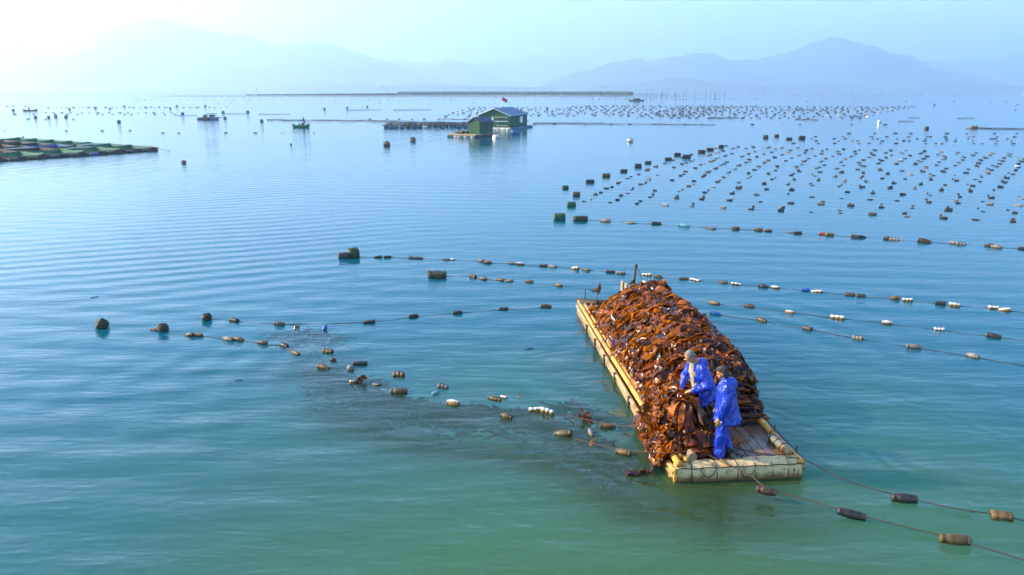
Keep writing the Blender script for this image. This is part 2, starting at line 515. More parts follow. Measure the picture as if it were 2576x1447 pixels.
M['rope'] = mat('tarred_rope', (.10, .065, .035), (.035, .022, .014), 60, .7, bump=.8, bscale=120)
M['rope_tan'] = mat('hemp_rope', (.085, .042, .014), (.03, .015, .006), 50, .65, bump=.8, bscale=110)
M['rope_green'] = mat('green_twine', (.02, .16, .07), (.01, .06, .04), 30, .5)
M['rope_black'] = mat('black_cord', (.02, .022, .024), (.01, .01, .012), 30, .5)
M['wood_dark'] = mat('weathered_wood', (.085, .05, .03), (.03, .019, .013), 5, .7, bump=.5, bscale=25, stretch=(1, 6, 6))
M['wood_pale'] = mat('sawn_wood', (.45, .31, .15), (.24, .15, .07), 5, .65, bump=.4, bscale=25, stretch=(1, 6, 6))
M['rust'] = mat('rusty_iron', (.26, .085, .03), (.10, .035, .015), 12, .7, bump=.5, metal=.2)
M['iron'] = mat('dark_iron', (.035, .03, .03), (.015, .013, .013), 12, .5)

# ------------------------------------------------------------------ harvest raft
DECK = .25
raft = empty('harvest_raft', RAFT0, RYAW)
tag(raft, 'long narrow bamboo-railed work raft with plank deck and stained foam bow, loaded with kelp', 'raft')
RW, RL = 2.25, 11.0

def bamboo(y0, y1, x, z, r, m='bamboo', x1=None, z1=None, name='bamboo_pole', seed=0):
    rr = random.Random(seed)
    x1 = x if x1 is None else x1; z1 = z if z1 is None else z1
    pts, rad = [], []
    L = abs(y1 - y0); n = max(3, int(L / .34))
    for i in range(n + 1):
        t = i / n
        wob = .014 * math.sin(t * 5 + seed)
        for d, k in ((-.022, 1.0), (-.006, 1.10), (.006, 1.10), (.022, 1.0)):
            tt = min(1, max(0, t + d / L))
            if (i == 0 and d < 0) or (i == n and d > 0): continue
            pts.append((x + (x1 - x) * tt + wob, y0 + (y1 - y0) * tt, z + (z1 - z) * tt + wob * .5)); rad.append(r * k * (1 - .18 * tt))
    mb = MB().tube(pts, rad, 10)
    return mb.build(name, M[m], raft, smooth=True)

bamboo(-.02, 10.95, .02, .335, .062, seed=1, z1=.37)
bamboo(.25, 10.8, .125, .340, .055, seed=2, z1=.375)
bamboo(2.2, 7.4, .235, .395, .026, seed=7)
bamboo(.0, 11.0, -.035, .195, .055, 'bamboo_old', seed=3)
bamboo(.05, 10.9, .0, .075, .06, 'bamboo_old', seed=4)
bamboo(.2, 11.0, -.02, -.04, .06, 'bamboo_old', seed=5)
bamboo(1.25, 10.9, RW - .06, .325, .055, seed=6)
bamboo(-.02, 1.75, RW - .0, .30, .045, seed=8)
bamboo(.02, 10.8, RW + .04, .18, .055, 'bamboo_old', seed=9)
bamboo(.05, 10.8, RW + .02, .05, .06, 'bamboo_old', seed=10)
# short bamboo stubs at the port bow
for i, (x, z, y0, y1) in enumerate([(.20, .32, .12, .95), (.13, .27, .05, .7)]):
    bamboo(y0, y1, x, z, .045, seed=20 + i)
# deck planks, lengthwise
npl = 11
pw = (RW - .2) / npl
for i in range(npl):
    x = .12 + pw * (i + .5)
    dz = rng.uniform(-.004, .006)
    MB().rbox((0, 0, 0), (pw - .012, 10.4, .03), .004).build('plank', M['plank'], raft, loc=(x, 5.55 + rng.uniform(-.05, .05), DECK - .015 + dz))
for y in (1.0, 3.0, 5.0, 7.0, 9.0, 10.6):
    MB().rbox((0, 0, 0), (RW + .02, .09, .08), .008).build('cross_beam', M['wood_dark'], raft, loc=(RW / 2, y, DECK - .085))
# stub ends of the cross beams showing along the port side
for y in (1.9, 3.4, 4.9, 6.2, 7.5, 8.8):
    MB().rbox((0, 0, 0), (.05, .07, .26), .01).build('upright_batten', M['wood_dark'], raft, loc=(-.095, y, .13))
# foam buoyancy under the deck
for i in range(9):
    y = .95 + i * 1.13
    MB().rbox((0, 0, 0), (RW - .16, 1.02, .30), .05).build('foam_block', M['foam_bow'], raft, loc=(RW / 2, y, .03))
# bow float: one long bolster of foam, wrapped and roped
def bolster():
    mb = MB(); nx = 60; rings = []
    for i in range(nx + 1):
        x = -.01 + (RW + .06) * i / nx
        q = x / .26
        sag = .013 * abs(math.sin(math.pi * q)) ** .6
        e = min(1, min(i, nx - i) / 1.6 + .72)
        ring = []
        prof = [(.02, -.14), (.0, -.03), (.002, .10), (.012, .195), (.03, .235), (.045, .24), (.08, .275), (.15, .298), (.24, .29), (.31, .262), (.34, .2), (.34, -.14)]
        for k, (y, z) in enumerate(prof):
            nz = noise.noise(Vector((x * 2.1, y * 4, z * 5))) * .012
            ring.append((x, .17 + (y - .17) * e - sag * (1 if k < 6 else 0) * (.8 if y < .05 else 0) + nz * .6, .08 + (z - .08) * e + (sag if z > .2 and y > .06 else 0) * 1.2 + nz + .02 * (i / nx - .5) * (1 if z > .15 else 0)))
        rings.append(ring)
    mb.loft(rings)
    return mb
bow = bolster().build('bow_float', M['foam_bow'], raft, smooth=True)
tag(bow, 'cream foam bow float blotched with brown stains')
for i, x in enumerate((.28, .72, 1.10, 1.42, 1.73, 2.02, 2.20)):
    jx = rng.uniform(-.03, .03)
    pts = [(x, .345, .14), (x + jx, .325, .262), (x + jx, .25, .30), (x + jx * .6, .15, .308), (x, .075, .285), (x, .032, .243), (x - jx * .3, .004, .17), (x - jx * .5, -.012, .06), (x, .0, -.08)]
    MB().tube(pts, .008, 6).build('rope_band', M['rope_black'], bow, smooth=True)
# slack loops over the bow
for x0, x1, dz in ((.42, .72, .17), (1.12, 1.42, .2)):
    pts = []
    for k in range(15):
        t = k / 14
        pts.append((x0 + (x1 - x0) * t, -.022 + .02 * abs(2 * t - 1) ** 4, .25 - dz * math.sin(math.pi * t) ** .8))
    MB().tube(pts, .007, 6).build('rope_loop', M['rope_black'], bow, smooth=True)
MB().tube([(x_ / 30 * RW + .02, .020 + .01 * noise.noise(Vector((x_ * .4, 0, 0))), .243 + .012 * math.sin(x_ * 1.1) * .6 + .02 * (x_ / 30 - .5)) for x_ in range(31)], .009, 5).build('seam', M['wrap_brown'], bow, True)
# dark seam and torn mark on the foam
MB().box((2.12, -.016, .16), (.02, .004, .06)).build('torn_mark', M['rope_black'], bow)
# port-bow corner board
MB().rbox((0, 0, 0), (.04, .05, .27), .008).build('corner_post', M['bamboo'], raft, loc=(-.03, .0, .13))
# weathered foam roll lashed on the starboard rail
mb = MB(); rings = []
for i in range(13):
    t = i / 12
    r = .078 * (1 - .35 * abs(2 * t - 1) ** 6) * (1 + .05 * math.sin(t * 19))
    rings.append([(r * math.cos(a) * (1 + .06 * math.sin(3 * a + i)), -.33 + t * .66, r * math.sin(a)) for a in [2 * math.pi * k / 12 for k in range(12)]])
mb.loft(rings)
roll = mb.build('foam_roll', M['foam_grey'], raft, smooth=True, loc=(RW - .13, .72, .325), rot=(0, 0, .12))
tag(roll, 'grey weathered foam roll lashed to the starboard rail')
for y in (-.18, .02, .2):
    MB().tube([((.083) * math.cos(a), y + .01 * math.sin(a * 2), .083 * math.sin(a)) for a in [2 * math.pi * k / 14 for k in range(15)]], .009, 5).build('rope_band', M['rope_black'], roll, smooth=True)
MB().rbox((0, 0, 0), (.16, .36, .12), .035).build('foam_chunk', M['foam_bow'], raft, loc=(RW - .11, .42, .33), rot=(0, .1, -.1))
# iron stakes on the starboard rail
for x, y, h in ((RW + .03, .30, .20), (RW + .0, 1.22, .22)):
    MB().tube([(x, y, .1), (x, y, .36 + h * .5)], .016, 7).build('iron_stake', M['iron'], raft, smooth=True)
# log stub and tie post, port bow
mb = MB().tube([(.33, .42, .37), (.34, .2, .365)], [.085, .08], 12)
mb.build('log_stub', M['wood_pale'], raft, smooth=False)
MB().tube([(.20, .16, .22), (.235, .15, .48)], .014, 6).build('tie_post', M['wood_pale'], raft, smooth=True)
# stern gear
MB().tube([(-.02, 10.62, .41), (1.05, 10.35, .43)], [.07, .065], 10).build('cross_pole', M['wood_dark'], raft, smooth=True)
MB().tube([(-.10, 10.95, .43), (.55, 10.80, .41), (1.1, 10.6, .43)], [.035, .035, .03], 8).build('cross_pole', M['wood_dark'], raft, smooth=True)
MB().tube([(.16, 10.7, .3), (.17, 10.7, .82)], .016, 7).build('iron_stake', M['iron'], raft, smooth=True)
MB().rbox((0, 0, 0), (.9, .14, .04), .006).build('stern_board', M['foam_bow'], raft, loc=(.75, 9.95, DECK + .03))
post = MB().tube([(1.45, 10.1, .2), (1.50, 10.1, 1.0), (1.56, 10.12, 1.62)], [.05, .045, .036], 9).build('post', M['wood_dark'], raft, smooth=True)
MB().ell((1.565, 10.12, 1.64), (.05, .05, .06)).build('post_cap', M['iron'], post, smooth=True)
MB().tube([(1.38, 10.05, 1.12), (1.54, 10.1, 1.22)], .04, 8).build('cleat', M['wood_dark'], post, smooth=True)
MB().tube([(1.57, 10.1, 1.60), (1.66, 10.09, 1.5), (1.70, 10.08, 1.32), (1.76, 10.07, 1.22), (1.80, 10.07, 1.14)], .008, 5).build('cord', M['rope_black'], post, smooth=True)
for x, y in ((1.2, 10.25), (1.25, 9.95)):
    MB().rbox((0, 0, 0), (.05, .16, .9), .008).build('stern_board', M['wood_pale'], raft, loc=(x, y, .7), rot=(.05, 0, .1))
# lashings on the port rail
for y in (2.3, 5.7, 8.0):
    for k in range(3):
        yy = y + k * .025
        MB().tube([(.06 + .115 * math.cos(a), yy, .345 + .075 * math.sin(a)) for a in [2 * math.pi * j / 12 for j in range(13)]], .009, 5).build('lashing', M['wrap_brown'], raft, smooth=True)

# anchor standing on the stern
an = empty('anchor', raft_pt(.47, 10.45, .40), RYAW)
tag(an, 'small rusty spade-tipped anchor lashed upright at the raft stern', 'anchor')
MB().tube([(0, 0, -.1), (.01, 0, .2), (.04, 0, .34)], .014, 7).build('shank', M['rust'], an, smooth=True)
mb = MB()
pr_ = [(0, .30), (.035, .38), (.062, .47), (.045, .56), (.0, .68), (-.045, .56), (-.062, .47), (-.035, .38)]
mb.loft([[(x + .07 + z * .1 - .04, -.010, z) for x, z in pr_], [(x + .07 + z * .1 - .04, .010, z) for x, z in pr_]])
mb.build('fluke', M['rust'], an)
mb = MB()
for k in range(4):
    z = .0 + k * .025
    mb.tube([(.035 * math.cos(a), .035 * math.sin(a), z + .008 * math.sin(a)) for a in [2 * math.pi * j / 10 for j in range(11)]], .014, 5)
mb.build('lashing', M['rope_tan'], an, smooth=True)

# coil of tangled rope and net on the stern
mb = MB()
for k in range(26):
    cx_, cy_ = rng.uniform(.35, .95), rng.uniform(10.05, 10.4)
    r0 = rng.uniform(.05, .2); zz = rng.uniform(.28, .46); ph = rng.uniform(0, 6)
    mb.tube([tuple(raft_pt(cx_ + r0 * math.cos(ph + a), cy_ + r0 * .6 * math.sin(ph + a), zz + .05 * math.sin(2 * a + ph))) for a in [j * .55 for j in range(int(rng.uniform(6, 12)))]], .011, 5)
tag(mb.build('rope_tangle', M['rope'], None, smooth=True), 'dark tangled rope and netting heaped by the anchor on the stern', 'rope')
# green twine on the bow
mb = MB()
for k in range(22):
    x, y = rng.uniform(.62, 1.12), rng.uniform(.3, .52)
    a = rng.uniform(0, 6.28); L = rng.uniform(.08, .2)
    mb.tube([tuple(raft_pt(x + L * t * math.cos(a) + .02 * math.sin(9 * t), y + L * t * math.sin(a) * .6, .31 + .07 * math.sin(math.pi * t) * (k % 3) * .6 + .004 * k)) for t in (0, .25, .5, .75, 1)], .006, 4)
tag(mb.build('twine', M['rope_green'], None, smooth=True), 'scrap of bright green twine lying on the raft bow', 'twine')

# ------------------------------------------------------------------ kelp
def kelp_material(name, per_object):
    g = N(name)
    if per_object:
        f = g.n('ObjectInfo').outputs['Random']
    else:
        f = g.n('SeparateColor', Color=g.n('Attribute', _attribute_name='tint').outputs['Color']).outputs[0]
    tc = g.n('NewGeometry').outputs['Position']
    nz = g.n('TexNoise', Vector=tc, Scale=14.0, Detail=4.0)
    k = g.math('ADD', f, g.math('MULTIPLY', g.math('SUBTRACT', nz.outputs[0], .5), .7))
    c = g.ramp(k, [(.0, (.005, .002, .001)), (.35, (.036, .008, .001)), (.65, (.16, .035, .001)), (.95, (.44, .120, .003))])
    b = g.bsdf(Base0Color=c, Roughness=.13)
    b.inputs['Specular IOR Level'].default_value = .38
    b.inputs['Coat Weight'].default_value = .0
    b.inputs['Coat Roughness'].default_value = .06
    bp = g.n('Bump', Strength=.35, Distance=.012, Height=g.n('TexNoise', Vector=tc, Scale=45.0, Detail=2.0).outputs[0])
    g.t.links.new(bp.outputs[0], b.inputs['Normal'])
    tl = g.n('BsdfTranslucent', Color=g.ramp(k, [(.0, (.12, .03, .006)), (.9, (.80, .24, .004))]))
    mx = g.n('MixShader', Fac=.30)
    g.t.links.new(b.outputs[0], mx.inputs[1]); g.t.links.new(tl.outputs[0], mx.inputs[2])
    return g.finish(mx)
M['kelp'] = kelp_material('kelp', True)
M['kelp_mass'] = kelp_material('kelp_in_mass', False)

def blade(seed, L=.45, Wd=.09, nu=16, nv=6, curl=1.3, ruff=.03):
    r = np.random.RandomState(seed)
    s = np.linspace(0, 1, nu)
    a = curl * (r.uniform(-1, 1) * (s - .3) * 1.6 + r.uniform(.3, 1) * np.sin(2 * np.pi * (s * r.uniform(.6, 1.3) + r.rand())))
    ds = L / (nu - 1)
    x = np.concatenate([[0], np.cumsum(np.cos(a[:-1]) * ds)]); z = np.concatenate([[0], np.cumsum(np.sin(a[:-1]) * ds)])
    side = .12 * L * np.sin(2 * np.pi * (s * .7 + r.rand()))
    w = Wd * np.clip(np.minimum(s * 6 + .35, (1 - s) * 5 + .25), 0, 1) ** .8 * (1 + .22 * np.sin(s * 9 + r.rand() * 6) + .12 * np.sin(s * 23 + r.rand() * 6))
    tw = r.uniform(-1.1, 1.1) * s + r.uniform(-.4, .4)
    V = []
    k1, k2 = r.uniform(13, 22), r.uniform(13, 22)
    p1, p2 = r.rand() * 6, r.rand() * 6
    for i in range(nu):
        T = np.array([np.cos(a[i]), 0, np.sin(a[i])]); Nn = np.array([-np.sin(a[i]), 0, np.cos(a[i])]); B = np.array([0, 1, 0])
        B2 = B * np.cos(tw[i]) + Nn * np.sin(tw[i]); N2 = -B * np.sin(tw[i]) + Nn * np.cos(tw[i])
        for j in range(nv):
            q = -1 + 2 * j / (nv - 1)
            rf = ruff * abs(q) ** 1.3 * (np.sin(k1 * s[i] + p1) if q > 0 else np.sin(k2 * s[i] + p2))
            cup = -.25 * w[i] * q * q
            V.append(np.array([x[i], side[i], z[i]]) + B2 * q * w[i] + N2 * (rf + cup) + T * rf * .3)
    V = np.array(V); V -= V.mean(0)
    idx = np.arange(nu * nv).reshape(nu, nv)
    Fc = np.stack([idx[:-1, :-1], idx[:-1, 1:], idx[1:, 1:], idx[1:, :-1]], -1).reshape(-1, 4)
    return V, Fc
BL = []
for k in range(18):
    BL.append(blade(100 + k, L=nr.uniform(.36, .66), Wd=nr.uniform(.085, .15), curl=nr.uniform(.3, .85), ruff=nr.uniform(.045, .085)))
for k in range(8):                                         # long strap blades
    BL.append(blade(200 + k, L=nr.uniform(.75, 1.1), Wd=nr.uniform(.08, .13), nu=21, curl=nr.uniform(.3, .7), ruff=nr.uniform(.03, .05)))
BME = [big_mesh('kelp_blade', v, f, M['kelp']) for v, f in BL]

PX = np.array([-.1, .14, .3, .6, .95, 1.35, 1.85, 2.08, 2.22, 2.32, 2.5]); PZ = np.array([0, .0, .32, .58, .80, .97, 1.0, .86, .55, .15, 0])
HY = np.array([1.7, 2.05, 2.5, 3.2, 4.5, 6.5, 8.2, 9.3, 9.8, 10.1, 10.3]); HZ = np.array([0, .50, .88, 1.10, 1.18, 1.18, 1.07, .97, .84, .4, 0])
def heap(x, y):
    """height of the load above the deck, raft coordinates"""
    sh = np.interp(y, [8.6, 10.3], [.0, .55])
    h = np.interp(y, HY, HZ) * np.interp(x - sh, PX, PZ)
    # the open lobe in front of the first worker, spilling over the port bow
    l1 = .78 * math.exp(-((x - .52) / .42) ** 2 - ((y - 1.65) / .75) ** 2)
    l2 = .30 * math.exp(-((x - .45) / .50) ** 2 - ((y - .80) / .45) ** 2)
    l3 = .45 * math.exp(-((x - 1.25) / .33) ** 2 - ((y - 2.3) / .38) ** 2)
    l4 = .52 * math.exp(-((x - .82) / .26) ** 2 - ((y - 1.28) / .30) ** 2)
    l1 = max(l1, l4)
    h = max(h, l1, l2, l3) + .35 * min(h, max(l1, l2, l3))
    h += .10 * noise.noise(Vector((x * 1.6, y * 1.6, 3))) * min(1, h * 3) + .05 * noise.noise(Vector((x * 4, y * 4, 7))) * min(1, h * 3)
    return max(h, 0)

kelp = empty('kelp_heap', raft_pt(1.1, 5.5, DECK), 0)
tag(kelp, 'huge heap of wet glossy brown kelp piled on the bamboo raft', 'kelp')
kinv = kelp.location.copy()
# inner core of the heap
gx, gy = np.linspace(-.05, 2.45, 44), np.linspace(.2, 10.35, 130)
v = []
for y in gy:
    for x in gx:
        h = heap(x, y)
        v.append(raft_pt(x, y, DECK + h * .93 - .05) - kinv)
idx = np.arange(len(v)).reshape(len(gy), len(gx))
f = np.stack([idx[:-1, :-1], idx[:-1, 1:], idx[1:, 1:], idx[1:, :-1]], -1).reshape(-1, 4)
v = np.array([tuple(p) for p in v])
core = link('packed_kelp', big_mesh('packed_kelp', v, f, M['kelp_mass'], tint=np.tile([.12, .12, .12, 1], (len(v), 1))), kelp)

def frame(nrm, yaw, lift=0.0, roll=0.0):
    nrm = nrm.normalized()
    t = Vector((math.cos(yaw), math.sin(yaw), 0)); t = (t - nrm * t.dot(nrm)).normalized()
    b = nrm.cross(t)
    m = Matrix((t, b, nrm)).transposed()
    return m @ Matrix.Rotation(-lift, 3, 'Y') @ Matrix.Rotation(roll, 3, 'X')

def heap_spot(rr, front=False):
    while True:
        if front: x, y = rr.uniform(-.05, 1.3), rr.uniform(.35, 2.4)
        else: x, y = rr.uniform(.0, 2.4), rr.uniform(.5, 10.25)
        h = heap(x, y)
        if h < .06: continue
        e = .06
        dx = (heap(x + e, y) - heap(x - e, y)) / (2 * e); dy = (heap(x, y + e) - heap(x, y - e)) / (2 * e)
        steep = math.sqrt(1 + dx * dx + dy * dy)
        if rr.random() > min(1, steep / 2.6): continue
        n = Vector((-dx, -dy, 1)).normalized()
        c, s_ = math.cos(RYAW), math.sin(RYAW)
        n = Vector((n.x * c - n.y * s_, n.x * s_ + n.y * c, n.z))
        return raft_pt(x, y, DECK + h), n, x, y

def place(rr, front=False):
    p, n, x, y = heap_spot(rr, front)
    down = Vector((n.x, n.y, 0))
    yaw = math.atan2(down.y, down.x) + rr.gauss(0, .9) if down.length > .25 else rr.uniform(0, 6.28)
    big = rr.random() < (.25 if front else .10)
    k = rr.randrange(18, 26) if big else rr.randrange(18)
    m = frame(n, yaw, rr.gauss(.02, .17), rr.gauss(0, .30))
    sc = rr.uniform(.6, 1.0) * (1.08 if front else .92)
    p = p + n * (rr.uniform(-.03, .06) + (.02 if big else 0))
    return k, m, sc, p, (x, y)

rk = random.Random(3)
def tint_at(x, y):
    t = rk.random() ** 1.15
    return min(1, max(0, .08 + .80 * t))
vv, ff, tt = [], [], []
off = 0
def push(k, m, sc, p, t):
    global off
    V, Fc = BL[k]
    vv.append((V * sc) @ np.array(m).T + np.array(p)); ff.append(Fc + off); off += len(V)
    tt.append(np.tile([t, t, t, 1], (len(V), 1)))
for i in range(800):                                       # crumpled pieces between the straps
    k, m, sc, p, xy = place(rk, i < 130)
    push(k, m, sc * .8, p - kinv - Vector((0, 0, .02)), tint_at(*xy))
# limp straps that lie draped over the load
GX, GY = np.linspace(-.3, 2.75, 92), np.linspace(.1, 10.6, 316)
GH = np.array([[heap(x, y) for x in GX] for y in GY])
def hg(x, y):
    fx = np.clip((x - GX[0]) / (GX[1] - GX[0]), 0, len(GX) - 1.001); fy = np.clip((y - GY[0]) / (GY[1] - GY[0]), 0, len(GY) - 1.001)
    i, j = fx.astype(int), fy.astype(int); a, b = fx - i, fy - j
    h = (GH[j, i] * (1 - a) + GH[j, i + 1] * a) * (1 - b) + (GH[j + 1, i] * (1 - a) + GH[j + 1, i + 1] * a) * b
    edge = np.maximum(np.maximum(-.06 - x, x - RW - .08), 0) + np.maximum(.05 - y, 0)
    return np.maximum(h - edge * 2.6, -.30)
NS, NU, NV = 4200, 17, 5
sx, sy = [], []
for i in range(NS):
    p, n, x, y = heap_spot(rk, i < 800)
    sx.append(x); sy.append(y)
sx, sy = np.array(sx), np.array(sy)
LL = nr.uniform(.35, .95, NS); WW = nr.uniform(.035, .085, NS); LI = np.abs(nr.normal(0, .035, NS)) + .01
TW = nr.normal(0, .55, NS); PH = nr.uniform(0, 6.28, (NS, 4)); KK = nr.uniform(14, 28, (NS, 2)); RU = nr.uniform(.03, .065, NS); UN = nr.uniform(.01, .045, NS)
BIG = np.arange(NS) % 5 == 0                              # broad limp ribbons of the top layer
LL = np.where(BIG, nr.uniform(.8, 1.5, NS), LL); WW = np.where(BIG, nr.uniform(.075, .135, NS), WW); LI = np.where(BIG, LI * .6 + .045, LI)
KK = np.where(BIG[:, None], nr.uniform(6, 11, (NS, 2)), KK); RU = np.where(BIG, nr.uniform(.03, .055, NS), RU); TW = np.where(BIG, TW * .6, TW)
e = .05
gx_, gy_ = (hg(sx + e, sy) - hg(sx - e, sy)) / (2 * e), (hg(sx, sy + e) - hg(sx, sy - e)) / (2 * e)
th = np.arctan2(-gy_, -gx_) + nr.normal(0, .95, NS)
dth = nr.normal(0, .10, NS)
X, Y = sx.copy(), sy.copy()
JX, JY = nr.uniform(0, .12, NS), nr.uniform(0, .25, NS)
PTS = np.zeros((NS, NU, 3)); NRM = np.zeros((NS, NU, 3))
for i in range(NU):
    h = hg(X, Y); gx_ = (hg(X + e, Y) - hg(X - e, Y)) / (2 * e); gy_ = (hg(X, Y + e) - hg(X, Y - e)) / (2 * e)
    gx_, gy_ = np.clip(gx_, -3, 3), np.clip(gy_, -3, 3)
    nn = np.stack([-gx_, -gy_, np.ones(NS)], 1); nn /= np.linalg.norm(nn, axis=1)[:, None]
    s_ = i / (NU - 1)
    lift = LI + UN * np.sin(PH[:, 3] + s_ * LL * 14)
    PTS[:, i] = np.stack([X, Y, DECK + h], 1) + nn * lift[:, None]; NRM[:, i] = nn
    dirs = np.cos(th) * gx_ + np.sin(th) * gy_
    st = LL / (NU - 1) / np.sqrt(1 + dirs ** 2)
    X = X + np.cos(th) * st; Y = np.clip(Y + np.sin(th) * st, .40 + JY, 10.2)
    X = np.clip(X, np.where(Y > 2.3, .21, -.16) + JX, np.where(Y > 2.35, 2.28, 1.02 + np.clip(Y - 1.4, 0, 1) * .5) - JX); th = th + dth + nr.normal(0, .10, NS)
c_, s2_ = math.cos(RYAW), math.sin(RYAW)
def to_world(A):
    B = A.copy(); B[..., 0] = A[..., 0] * c_ - A[..., 1] * s2_; B[..., 1] = A[..., 0] * s2_ + A[..., 1] * c_
    return B
PTS = to_world(PTS) + np.array([RAFT0.x, RAFT0.y, 0]); NRM = to_world(NRM)
TAN = np.gradient(PTS, axis=1); TAN /= np.linalg.norm(TAN, axis=2)[..., None] + 1e-9
SID = np.cross(NRM, TAN); SID /= np.linalg.norm(SID, axis=2)[..., None] + 1e-9
NR2 = np.cross(TAN, SID)
sv = np.linspace(0, 1, NU)
SV = np.zeros((NS, NU, NV, 3))
for j in range(NV):
    q = -1 + 2 * j / (NV - 1)
    wid = WW[:, None] * np.clip(np.minimum(sv * 5 + .35, (1 - sv) * 4 + .25), 0, 1)[None] * (1 + .2 * np.sin(sv[None] * 11 + PH[:, :1]))
    a_ = TW[:, None] * np.sin(sv[None] * 3.5 + PH[:, 2:3])
    kk = KK[:, 0:1] if q > 0 else KK[:, 1:2]; ph = PH[:, 0:1] if q > 0 else PH[:, 1:2]
    rf = RU[:, None] * abs(q) ** 1.4 * np.sin(kk * sv[None] * LL[:, None] * 1.3 + ph)
    SV[:, :, j] = PTS + SID * (np.cos(a_) * wid * q)[..., None] + NR2 * (np.abs(np.sin(a_)) * wid * (q + .6) * .8 + rf)[..., None]
idx = np.arange(NU * NV).reshape(NU, NV)
SF = np.stack([idx[:-1, :-1], idx[:-1, 1:], idx[1:, 1:], idx[1:, :-1]], -1).reshape(-1, 4)
order = np.argsort(-(LI * 3 + WW * LL * 4))
for r_, i in enumerate(order):
    V = SV[i].reshape(-1, 3) - np.array(kinv)
    if r_ < 270:
        link('kelp_blade', big_mesh('kelp_blade', V, SF, M['kelp']), kelp)
    else:
        t = tint_at(0, 0)
        vv.append(V); ff.append(SF + off); off += len(V); tt.append(np.tile([t, t, t, 1], (len(V), 1)))
# blades hanging over the sides
for i in range(330):
    star = rk.random() < .3
    if star: x, y = rk.uniform(2.16, 2.42), rk.uniform(2.2, 9.8)
    else: x, y = rk.uniform(-.06, .22), rk.uniform(.6, 2.3) if rk.random() < .55 else rk.uniform(2.4, 9.8)
    z = DECK + rk.uniform(-.12, .35) * (1 if star or y < 2.4 else .6) + (0.1 if not star and y > 2.4 else 0)
    if not star and y < 2.4: x -= rk.uniform(0, .12)
    n = Vector((1 if star else -1, -.15, .35))
    m = frame(n, rk.uniform(0, 6.28), rk.gauss(0, .3), rk.gauss(0, .5))
    if not star and y > 2.4: x = rk.uniform(.16, .34); z = DECK + rk.uniform(.06, .25)
    push(rk.randrange(18), m, rk.uniform(.6, .95), raft_pt(x, y, z) - kinv, tint_at(x, y))
mass = link('kelp_mass', big_mesh('kelp_mass', np.concatenate(vv), np.concatenate(ff), M['kelp_mass'], tint=np.concatenate(tt)), kelp)
tag(mass, kind='stuff')
# armful hauled up by the first worker: long straps falling from his hands to the port bow
HAND = raft_pt(.56, 1.42, 1.03)
bundle = empty('kelp_bundle', HAND, 0)
tag(bundle, 'armful of long orange-brown kelp straps held by the grey-haired worker', 'kelp')
def hang(p0, p1, sag, Wd, seed, nu=20):
    """a strap falling from p0 to p1"""
    r = np.random.RandomState(seed)
    p0, p1 = np.array(p0), np.array(p1)
    nv = 5; V = []
    side = np.cross(p1 - p0, [0, 0, 1.0]); side /= np.linalg.norm(side)
    k1, k2, a1, a2, tw = r.uniform(12, 20), r.uniform(12, 20), r.rand() * 6, r.rand() * 6, r.uniform(-.9, .9)
    for i in range(nu):
        s = i / (nu - 1)
        c = p0 * (1 - s) + p1 * s + np.array([0, 0, sag * math.sin(math.pi * s) ** .9])
        t = (p1 - p0) + np.array([0, 0, sag * math.pi * math.cos(math.pi * s)]); t /= np.linalg.norm(t)
        nn = np.cross(side, t); a = tw * s + .5 * math.sin(3 * s + a1)
        b = side * math.cos(a) + nn * math.sin(a); n2 = nn * math.cos(a) - side * math.sin(a)
        w = Wd * (.25 + .75 * math.sin(math.pi * min(1, s * .85 + .08)) ** .6)
        for j in range(nv):
            q = -1 + 2 * j / (nv - 1)
            rf = .035 * abs(q) ** 1.6 * math.sin((k1 if q > 0 else k2) * s + (a1 if q > 0 else a2))
            V.append(c + b * q * w + n2 * rf)
    idx = np.arange(nu * nv).reshape(nu, nv)
    Fc = np.stack([idx[:-1, :-1], idx[:-1, 1:], idx[1:, 1:], idx[1:, :-1]], -1).reshape(-1, 4)
    return np.array(V), Fc
h0 = np.array(HAND)
for i in range(34):
    q = raft_pt(rk.uniform(-.02, .95), rk.uniform(.55, 1.45), DECK + .05)
    e = np.array(raft_pt(0, 0, 0) * 0 + q)
    x, y = 0, 0
    e[2] = DECK + rk.uniform(.05, .35)
    s0 = h0 + np.array([rk.uniform(-.20, .10), rk.uniform(-.12, .06), rk.uniform(-.12, .03)])
    V, Fc = hang(s0 - h0, e - h0, rk.uniform(.02, .22), rk.uniform(.05, .105), 900 + i)
    link('kelp_strap', big_mesh('kelp_strap', V, Fc, M['kelp']), bundle)

# loose pieces
def loose(name, label, p, k, yaw, sc, tilt=.2, roll=.3):
    o = link(name, BME[k], None)
    o.matrix_world = Matrix.Translation(p) @ frame(Vector((0, 0, 1)), yaw, tilt, roll).to_4x4() @ Matrix.Scale(sc, 4)
    tag(o, label, 'kelp')
loose('kelp_scrap', 'folded brown kelp blade on the deck behind the standing worker', raft_pt(1.22, .78, DECK + .10), 4, .5, 1.0)
loose('kelp_scrap', 'dark kelp blade draped over the foam bow of the raft', raft_pt(.62, .30, DECK + .08), 20, -.1, .8, .0, .2)
loose('kelp_scrap', 'dry-looking kelp strip lying along the raft bow by green twine', raft_pt(1.02, .30, DECK + .085), 19, -.25, .6, .0, .6)
loose('kelp_scrap', 'orange kelp blade breaking the surface just off the raft port bow', at(1612, 1183, .03), 7, .4, 1.25, .25, .2)
loose('kelp_scrap', 'ragged kelp blade standing out of the water beside the hauling rope', at(1478, 1053, .06), 9, 1.2, .85, .6, .4)
loose('kelp_scrap', 'brown kelp curl poking up left of the ragged blade by the rope', at(1455, 1040, .04), 2, .2, .6, .5, .4)
loose('kelp_scrap', 'kelp tip beside the pair of white foam floats', at(1306, 996, .02), 5, .9, .32, .6, .2)
